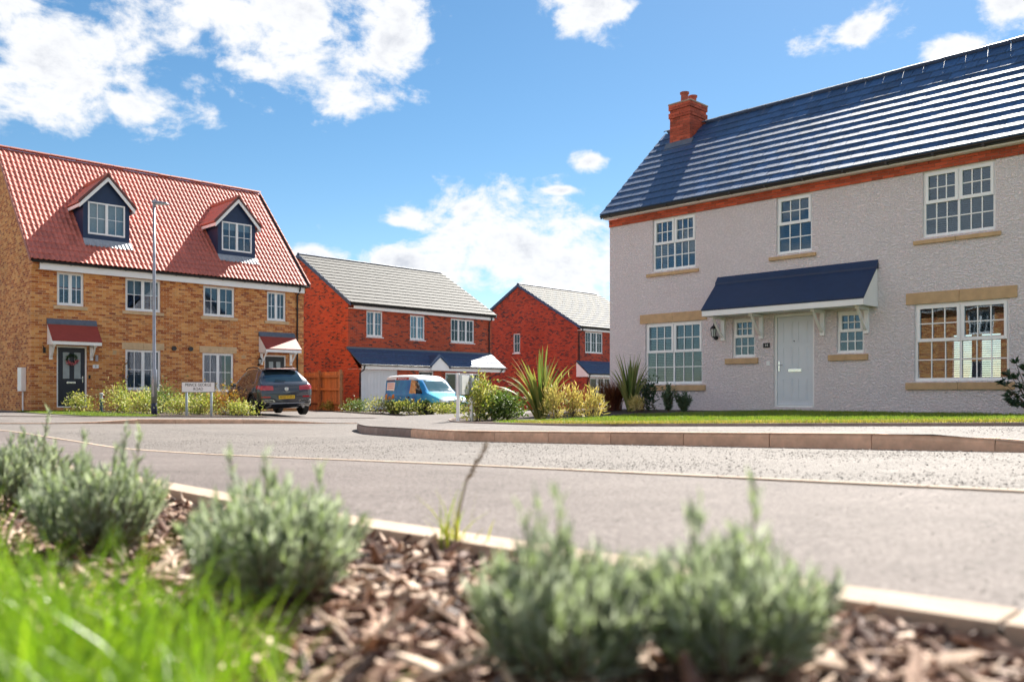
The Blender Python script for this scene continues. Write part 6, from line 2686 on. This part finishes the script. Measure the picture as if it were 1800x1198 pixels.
class Skin:
    """project outline patches on to a body surface"""
    def __init__(s, V, F):
        s.b = BVHTree.FromPolygons([Vector(v) for v in V], F)

    def patch(s, name, mat, parent, quad, view, n=8, m=6, off=.004, thick=.006):
        """quad: four 2d corners; view 'x-' looks along +x at the rear, 'x+' along -x at the nose, 'y-' and 'y+' at the sides"""
        grid = []
        for i in range(n + 1):
            row = []
            for j in range(m + 1):
                u, v = i / n, j / m
                a = Vector(quad[0]).lerp(Vector(quad[1]), u)
                b = Vector(quad[3]).lerp(Vector(quad[2]), u)
                c = a.lerp(b, v)
                if view[0] == 'x':
                    sg = 1 if view[1] == '-' else -1
                    org, d = Vector((-3 * sg + (0 if sg > 0 else 2.0), c.x, c.y)), Vector((sg, 0, 0))
                    org = Vector((-5 if sg > 0 else 12, c.x, c.y))
                else:
                    sg = 1 if view[1] == '-' else -1
                    org, d = Vector((c.x, -5 * sg, c.y)), Vector((0, sg, 0))
                hit, nr, _, _ = s.b.ray_cast(org, d)
                if hit is None:
                    row.append(None)
                    continue
                row.append((hit - d * off, hit + d * thick))
            grid.append(row)
        mb = MB()
        idx = {}
        for i in range(n + 1):
            for j in range(m + 1):
                if grid[i][j]:
                    idx[i, j] = len(mb.v)
                    mb.v += [tuple(grid[i][j][0]), tuple(grid[i][j][1])]
        for i in range(n):
            for j in range(m):
                ks = [(i, j), (i + 1, j), (i + 1, j + 1), (i, j + 1)]
                if all(k_ in idx for k_ in ks):
                    mb.f.append(tuple(idx[k_] for k_ in ks))
                    for a, b in ((0, 1), (1, 2), (2, 3), (3, 0)):
                        ka, kb = ks[a], ks[b]
                        if (a == 0 and j == 0) or (a == 2 and j == m - 1) or (a == 1 and i == n - 1) or (a == 3 and i == 0):
                            mb.f.append((idx[ka], idx[ka] + 1, idx[kb] + 1, idx[kb]))
        return mb.build(name, mat, parent, zb=0, smooth=False)


def wheel(root, x, y, r_, w, side, spokes=10):
    """wheel > tyre, rim; side = -1 or 1 is the outer face"""
    t = MB().lathe([(r_ * .62, -w / 2), (r_ * .93, -w / 2), (r_, -w / 2 + .03), (r_, w / 2 - .03), (r_ * .93, w / 2), (r_ * .62, w / 2)], 28, (x, y, r_), 'y').build('wheel', 'tyre', root, zb=0, smooth=False)
    yo = y + side * (w / 2 - .015)
    rim = MB()
    rim.lathe([(r_ * .64, 0), (r_ * .64, side * .012), (r_ * .58, side * .012), (r_ * .58, 0)], 28, (x, yo, r_), 'y')
    rim.lathe([(r_ * .14, 0), (r_ * .14, side * .012), (r_ * .08, side * .016)], 12, (x, yo - side * .01, r_), 'y')
    for k in range(spokes):
        a = 2 * math.pi * k / spokes + (.12 if k % 2 else -.12)
        c, s_ = math.cos(a), math.sin(a)
        px_, pz_ = -s_ * r_ * .035, c * r_ * .035
        i0, i1 = r_ * .10, r_ * .61
        v = []
        for yy in (yo - side * .02, yo + side * .006):
            v += [(x + c * i0 + px_, yy, r_ + s_ * i0 + pz_), (x + c * i0 - px_, yy, r_ + s_ * i0 - pz_), (x + c * i1 - px_ * 1.4, yy, r_ + s_ * i1 - pz_ * 1.4), (x + c * i1 + px_ * 1.4, yy, r_ + s_ * i1 + pz_ * 1.4)]
        rim.hexa(v)
    rim.build('rim', 'alloy', t, zb=0)
    B(0, 0, 0, 0, 0, 0)
    MB().lathe([(r_ * .57, 0), (r_ * .57, .004)], 20, (x, yo - side * .05, r_), 'y').build('hub', 'car_black', t, zb=0)


def parked_suv():
    Y = 27.2
    X = (505 - 900) / 1499 * Y
    z = -.745
    phi = R(33)
    # local: x from the tail to the nose, y to the car's left
    root = empty('parked_car', (X, Y, z), R(90) + phi, 'dark slate compact SUV with roof rails parked tail-out on the drive', 'car')
    root.rotation_euler = (R(-1.6), 0, R(90) + phi)
    L = 4.23
    top = ([0, .04, .10, .17, .38, .66, .95, 1.6, 2.2, 2.62, 3.22, 3.5, 3.9, 4.12, 4.23], [.80, .97, 1.04, 1.09, 1.29, 1.475, 1.53, 1.555, 1.53, 1.44, 1.085, 1.03, .95, .84, .66])
    bot = ([0, .15, .5, 3.6, 4.0, 4.23], [.40, .31, .24, .22, .24, .34])
    wid = ([0, .05, .25, .7, 1.4, 2.8, 3.5, 3.95, 4.15, 4.23], [.76, .83, .895, .91, .905, .905, .90, .84, .73, .58])
    belt = ([0, .3, 1.0, 2.0, 3.0, 3.6, 4.23], [1.00, 1.02, .99, .96, .93, .90, .70])
    rw = ([0, .4, .8, 2.0, 3.0, 4.23], [.66, .62, .60, .605, .63, .66])
    V, F = loft_body(L, top, bot, wid, belt, rw)
    sk = Skin(V, F)
    ra, rf = .80, 3.40
    v2, f2 = cut_arches(V, F, [(ra, .60, 1.2, .36), (ra, -1.2, -.60, .36), (rf, .60, 1.2, .36), (rf, -1.2, -.60, .36)], .3, .385)
    mb = MB()
    mb.v, mb.f = v2, f2
    body = mb.build('body', 'car_paint', root, zb=0)
    body.data.polygons.foreach_set('use_smooth', [True] * len(body.data.polygons))
    md = body.modifiers.new('e', 'EDGE_SPLIT')
    md.split_angle = R(38)
    r_ = .345
    for x, y, s in ((ra, .79, 1), (ra, -.79, -1), (rf, .79, 1), (rf, -.79, -1)):
        wheel(root, x, y, r_, .215, s, 10)
    # wheel arch and sill cladding
    for s, vw in ((1, 'y+'), (-1, 'y-')):
        for xc in (ra, rf):
            mb = MB()
            n = 14
            for k in range(n):
                a0, a1 = math.pi * (k / n) - .12, math.pi * ((k + 1) / n) - .12
                a0, a1 = -.15 + (math.pi + .3) * k / n, -.15 + (math.pi + .3) * (k + 1) / n
                vv = []
                for yy in (s * .84, s * .915):
                    for (rr, aa) in ((.385, a0), (.445, a0), (.445, a1), (.385, a1)):
                        vv.append((xc + rr * math.cos(aa), yy, .36 + rr * math.sin(aa)))
                mb.hexa(vv)
            mb.build('arch_trim', 'car_black', root, zb=0)
        sk.patch('sill_trim', 'car_black', root, [(1.2, .24), (3.0, .24), (3.0, .36), (1.2, .36)], vw, 10, 2, .008)
        # side glass
        sk.patch('side_window', 'car_glass', root, [(.72, 1.06), (1.22, 1.03), (1.22, 1.40), (.98, 1.42)], vw, 6, 6, .003)
        sk.patch('side_window', 'car_glass', root, [(1.26, 1.03), (2.0, 1.00), (1.96, 1.41), (1.26, 1.40)], vw, 6, 6, .003)
        sk.patch('side_window', 'car_glass', root, [(2.05, 1.0), (2.92, .985), (2.46, 1.36), (2.01, 1.41)], vw, 8, 6, .003)
        # chrome roof line and door handles
        sk.patch('trim_strip', 'chrome', root, [(.60, 1.06), (.66, 1.06), (.98, 1.44), (.94, 1.46)], vw, 2, 8, .006)
        for xx in (1.32, 2.22):
            sk.patch('door_handle', 'car_paint', root, [(xx, .855), (xx + .2, .85), (xx + .2, .885), (xx, .89)], vw, 4, 2, .028)
        for xx in (1.235, 2.06, 2.98):
            sk.patch('door_gap', 'car_black', root, [(xx, .36), (xx + .012, .36), (xx + .012, .94), (xx, .94)], vw, 1, 6, .0012)
        mb = MB()
        mb.hexa([(2.66, s * .86, .98), (2.80, s * .86, .98), (2.78, s * 1.02, .98), (2.68, s * 1.02, .98), (2.66, s * .86, 1.06), (2.78, s * .86, 1.08), (2.76, s * 1.03, 1.12), (2.67, s * 1.03, 1.12)])
        mb.build('wing_mirror', 'car_paint', root, zb=0, bevel=.02)
        MB().tube([(.95, s * .565, 1.52), (1.1, s * .57, 1.575), (1.7, s * .57, 1.605), (2.2, s * .57, 1.585), (2.4, s * .575, 1.53)], .018, 8).build('roof_rail', 'car_black', root, zb=0)
    sk.patch('rear_window', 'car_glass', root, [(-.60, 1.11), (.60, 1.11), (.53, 1.42), (-.53, 1.42)], 'x-', 12, 6, .004)
    sk.patch('windscreen', 'car_glass', root, [(-.66, 1.11), (.66, 1.11), (.55, 1.41), (-.55, 1.41)], 'x+', 10, 6, .004)
    mb = MB()
    mb.hexa([(.52, -.56, 1.49), (.52, .56, 1.49), (.80, .57, 1.52), (.80, -.57, 1.52), (.46, -.52, 1.515), (.46, .52, 1.515), (.80, .55, 1.545), (.80, -.55, 1.545)])
    mb.build('roof_spoiler', 'car_paint', root, zb=0, bevel=.01)
    for s in (-1, 1):
        sk.patch('tail_lamp', 'tail_red', root, [(s * .42, .83), (s * .82, .84), (s * .84, 1.0), (s * .42, .97)], 'x-', 8, 4, .012)
        sk.patch('tail_lamp', 'tail_red', root, [(.06, .87), (.32, .90), (.30, .99), (.08, .99)], 'y+' if s > 0 else 'y-', 5, 3, .01)
        sk.patch('reflector', 'tail_red', root, [(s * .52, .60), (s * .80, .60), (s * .80, .645), (s * .52, .64)], 'x-', 4, 2, .008)
        e = sk.patch('exhaust_surround', 'chrome', root, [(s * .38, .455), (s * .80, .47), (s * .80, .53), (s * .42, .53)], 'x-', 6, 2, .014)
        sk.patch('exhaust_recess', 'sign_black', e, [(s * .42, .468), (s * .76, .478), (s * .76, .515), (s * .45, .515)], 'x-', 6, 2, .018)
    sk.patch('rear_bumper', 'car_black', root, [(-.80, .41), (.80, .41), (.80, .455), (-.80, .455)], 'x-', 14, 3, .010)
    sk.patch('bumper_strip', 'galv', root, [(-.62, .405), (.62, .405), (.54, .432), (-.54, .432)], 'x-', 14, 2, .018)
    sk.patch('tailgate_gap', 'car_black', root, [(-.70, .705), (.70, .705), (.70, .718), (-.70, .718)], 'x-', 14, 1, .0015)
    mb = MB()
    for s in (-1, 1):
        mb = MB()
        mb.hexa([(.06, s * .52 - .03, .33), (.06, s * .52 + .03, .33), (.2, s * .6 + .03, .24), (.2, s * .6 - .03, .24), (.01, s * .50 - .03, .42), (.01, s * .50 + .03, .42), (.15, s * .6 + .03, .36), (.15, s * .6 - .03, .36)])
        mb.build('diffuser_strip', 'galv', root, zb=0)
    pl = sk.patch('number_plate', 'plate_yellow', root, [(-.26, .555), (.26, .555), (.26, .665), (-.26, .665)], 'x-', 4, 2, .016)
    xp = min(v.co.x for v in pl.data.vertices)
    text_mesh('plate_text', 'PN20 KWU', .092, 'sign_black', pl, (xp - .002, 0, .61), (R(90), 0, R(-90)))
    # round badge with a letter mark and the model lettering below
    hit = sk.b.ray_cast(Vector((-3, 0, .86)), Vector((1, 0, 0)))[0]
    bd_ = MB().lathe([(.062, 0), (.062, -.006), (.052, -.008), (.052, -.004)], 20, (hit.x - .004, 0, .865), 'x').build('badge', 'chrome', root, zb=0)
    mb = MB()
    pts = [(-.036, .032), (-.018, -.03), (0, .004), (.018, -.03), (.036, .032)]
    for a, b in zip(pts[:-1], pts[1:]):
        mb.tube([(hit.x - .014, a[0], .865 + a[1]), (hit.x - .014, b[0], .865 + b[1])], .0055, 6)
    mb.build('badge_mark', 'chrome', bd_, zb=0)
    text_mesh('model_lettering', 'T - R O C', .05, 'chrome', root, (sk.b.ray_cast(Vector((-3, 0, .765)), Vector((1, 0, 0)))[0].x - .006, 0, .765), (R(90), 0, R(-90)))
    MB().tube([(.16, -.02, 1.13), (.20, .30, 1.16)], .010, 6).build('rear_wiper', 'car_black', root, zb=0)
    MB().lathe([(.02, 1.55), (.006, 1.63)], 8, (1.0, 0, 0)).build('aerial', 'car_black', root, zb=0)
    for s in (-1, 1):
        sk.patch('head_lamp', 'head_clear', root, [(s * .42, .78), (s * .78, .80), (s * .76, .9), (s * .42, .86)], 'x+', 6, 3, .01)
    sk.patch('grille', 'car_black', root, [(-.40, .70), (.40, .70), (.42, .82), (-.42, .82)], 'x+', 8, 3, .008)
    return root


parked_suv()


def parked_van():
    Y = 34.4
    al = R(39)
    root_dir = Vector((math.sin(al), -math.cos(al), 0))
    left = Vector((math.cos(al), math.sin(al), 0))
    L = 4.32
    # stands so that the front wheel lies beside the last boundary shrub
    fx, fy = (757 - 900) / 1499 * 33.2, 33.2
    zg = -1.01
    org = Vector((fx, fy, 0)) - root_dir * 3.42 + left * .70
    root = empty('parked_van', (org.x, org.y, zg), math.atan2(root_dir.y, root_dir.x), 'small blue and green printed delivery van with white roof parked nose-out', 'van')
    root.scale = (.96, .96, .96)
    top = ([0, .05, .20, .8, 1.6, 2.2, 2.62, 3.30, 3.55, 3.95, 4.2, 4.32], [1.60, 1.73, 1.785, 1.81, 1.80, 1.765, 1.62, 1.085, 1.0, .90, .76, .58])
    bot = ([0, .2, 3.6, 4.1, 4.32], [.34, .25, .24, .23, .30])
    wid = ([0, .08, .4, 3.2, 3.8, 4.15, 4.32], [.78, .82, .84, .84, .81, .72, .52])
    belt = ([0, 1, 2.6, 3.3, 3.8, 4.32], [1.02, 1.02, 1.0, .96, .85, .62])
    rw = ([0, 1, 2.4, 3.2, 4.32], [.70, .70, .66, .66, .6])
    V, F = loft_body(L, top, bot, wid, belt, rw)
    sk = Skin(V, F)
    ra, rf = .72, 3.42
    v2, f2 = cut_arches(V, F, [(ra, .56, 1.2, .32), (ra, -1.2, -.56, .32), (rf, .56, 1.2, .32), (rf, -1.2, -.56, .32)], .3, .35)
    cen = [np.mean([v2[i] for i in f], axis=0) for f in f2]
    bum = [f for f, c in zip(f2, cen) if c[0] > 3.80 and c[2] < .60]
    rest_ = [f for f, c in zip(f2, cen) if not (c[0] > 3.80 and c[2] < .60)]
    mb = MB()
    mb.v, mb.f = v2, rest_
    body = mb.build('body', 'van_wrap', root, zb=0, smooth=True)
    md = body.modifiers.new('e', 'EDGE_SPLIT')
    md.split_angle = R(38)
    mb = MB()
    mb.v, mb.f = v2, bum
    bo = mb.build('front_bumper', 'van_grey', root, zb=0, smooth=True)
    for x, y, s in ((ra, .72, 1), (ra, -.72, -1), (rf, .72, 1), (rf, -.72, -1)):
        wheel(root, x, y, .30, .19, s, 7)
    for s, vw in ((1, 'y+'), (-1, 'y-')):
        sk.patch('side_window', 'car_glass', root, [(2.02, 1.02), (3.02, 1.02), (2.52, 1.55), (2.06, 1.60)], vw, 8, 6, .004)
        mb = MB()
        mb.hexa([(2.86, s * .80, 1.02), (2.98, s * .80, 1.02), (2.96, s * 1.0, 1.02), (2.86, s * 1.0, 1.02), (2.86, s * .80, 1.16), (2.98, s * .80, 1.16), (2.96, s * 1.02, 1.24), (2.86, s * 1.02, 1.24)])
        mb.build('wing_mirror', 'car_black', root, zb=0, bevel=.02)
        for xx in (1.93, 3.12):
            sk.patch('door_gap', 'decal_navy', root, [(xx, .40), (xx + .012, .40), (xx + .012, .98), (xx, .98)], vw, 1, 6, .0012)
        sk.patch('door_handle', 'car_black', root, [(2.0, .83), (2.13, .83), (2.13, .90), (2.0, .90)], vw, 3, 2, .016)
        sk.patch('sill_trim', 'van_grey', root, [(1.1, .25), (3.05, .25), (3.05, .34), (1.1, .34)], vw, 8, 2, .008)
        # printed panels: oval logo, white notice, orange patches
        lg = sk.patch('logo', 'decal_red', root, [(.88, 1.60), (1.86, 1.60), (1.84, 1.70), (.90, 1.70)] if s > 0 else [(.88, 1.60), (1.86, 1.60), (1.84, 1.70), (.90, 1.70)], vw, 10, 3, .006)
        # white script, too blurred to read
        yy = [v.co.y for v in lg.data.vertices]
        pts = []
        for k in range(23):
            xx = 1.02 + .68 * k / 22
            zz = 1.652 + .022 * math.sin(k * 1.9) * (1.3 if k < 3 else 1)
            h_ = sk.b.ray_cast(Vector((xx, s * 5, zz)), Vector((0, -s, 0)))[0]
            if h_ is not None:
                pts.append((xx, h_.y + s * .008, zz))
        if len(pts) > 3:
            MB().tube(pts, .010, 5).build('logo_script', 'van_white', lg, zb=0)
        nt_ = sk.patch('notice', 'van_white', root, [(.16, 1.16), (.80, 1.14), (.82, 1.50), (.18, 1.50)], vw, 6, 5, .004)
        for zz in (1.24, 1.33, 1.42):
            sk.patch('notice_line', 'decal_pink', nt_, [(.24, zz), (.74, zz), (.74, zz + .04), (.24, zz + .04)], vw, 4, 1, .007)
        sk.patch('blue_band', 'decal_navy', root, [(.12, 1.545), (.80, 1.55), (.80, 1.615), (.16, 1.61)], vw, 6, 2, .005)
        for (q0, q1, z0_, z1_) in ((.10, .34, .72, 1.02), (.40, .62, .74, .92), (.66, .92, .78, 1.0), (2.25, 2.5, .66, .82), (2.72, 2.98, .70, .80)):
            sk.patch('print_patch', 'decal_orange', root, [(q0, z0_), (q1, z0_ + .03), (q1 - .04, z1_), (q0 + .05, z1_ - .05)], vw, 4, 4, .004)
    sk.patch('windscreen', 'screen_glass', root, [(-.68, 1.11), (.68, 1.11), (.60, 1.60), (-.60, 1.60)], 'x+', 12, 8, .004)
    for s in (-1, 1):
        MB().tube([(3.30, s * .05 + .0, 1.09), (3.16, s * .5, 1.17)], .010, 5).build('wiper', 'car_black', root, zb=0)
        sk.patch('head_lamp', 'head_clear', root, [(s * .34, .66), (s * .70, .68), (s * .66, .82), (s * .34, .75)], 'x+', 6, 4, .012)
    gr = sk.patch('grille', 'car_black', root, [(-.32, .66), (.32, .66), (.33, .73), (-.33, .73)], 'x+', 8, 3, .008)
    sk.patch('grille_bar', 'chrome', gr, [(-.34, .735), (.34, .735), (.34, .755), (-.34, .755)], 'x+', 8, 1, .012)
    pl = sk.patch('number_plate', 'plate_white', root, [(-.26, .42), (.26, .42), (.26, .53), (-.26, .53)], 'x+', 4, 2, .016)
    xp = max(v.co.x for v in pl.data.vertices)
    mb = MB()
    for k, yy in enumerate((-.20, -.14, -.08, -.02, .08, .14, .20)):
        mb.box(xp, xp + .002, yy - .02, yy + .02, .445, .505)
    mb.build('plate_characters', 'sign_black', pl, zb=0)
    sk.patch('air_intake', 'car_black', bo, [(-.45, .30), (.45, .30), (.42, .38), (-.42, .38)], 'x+', 8, 2, .006)
    MB().tube([(2.55, 0, 1.66), (2.35, 0, 1.95)], [.006, .003], 5).build('aerial', 'car_black', root, zb=0)
    return root


parked_van()
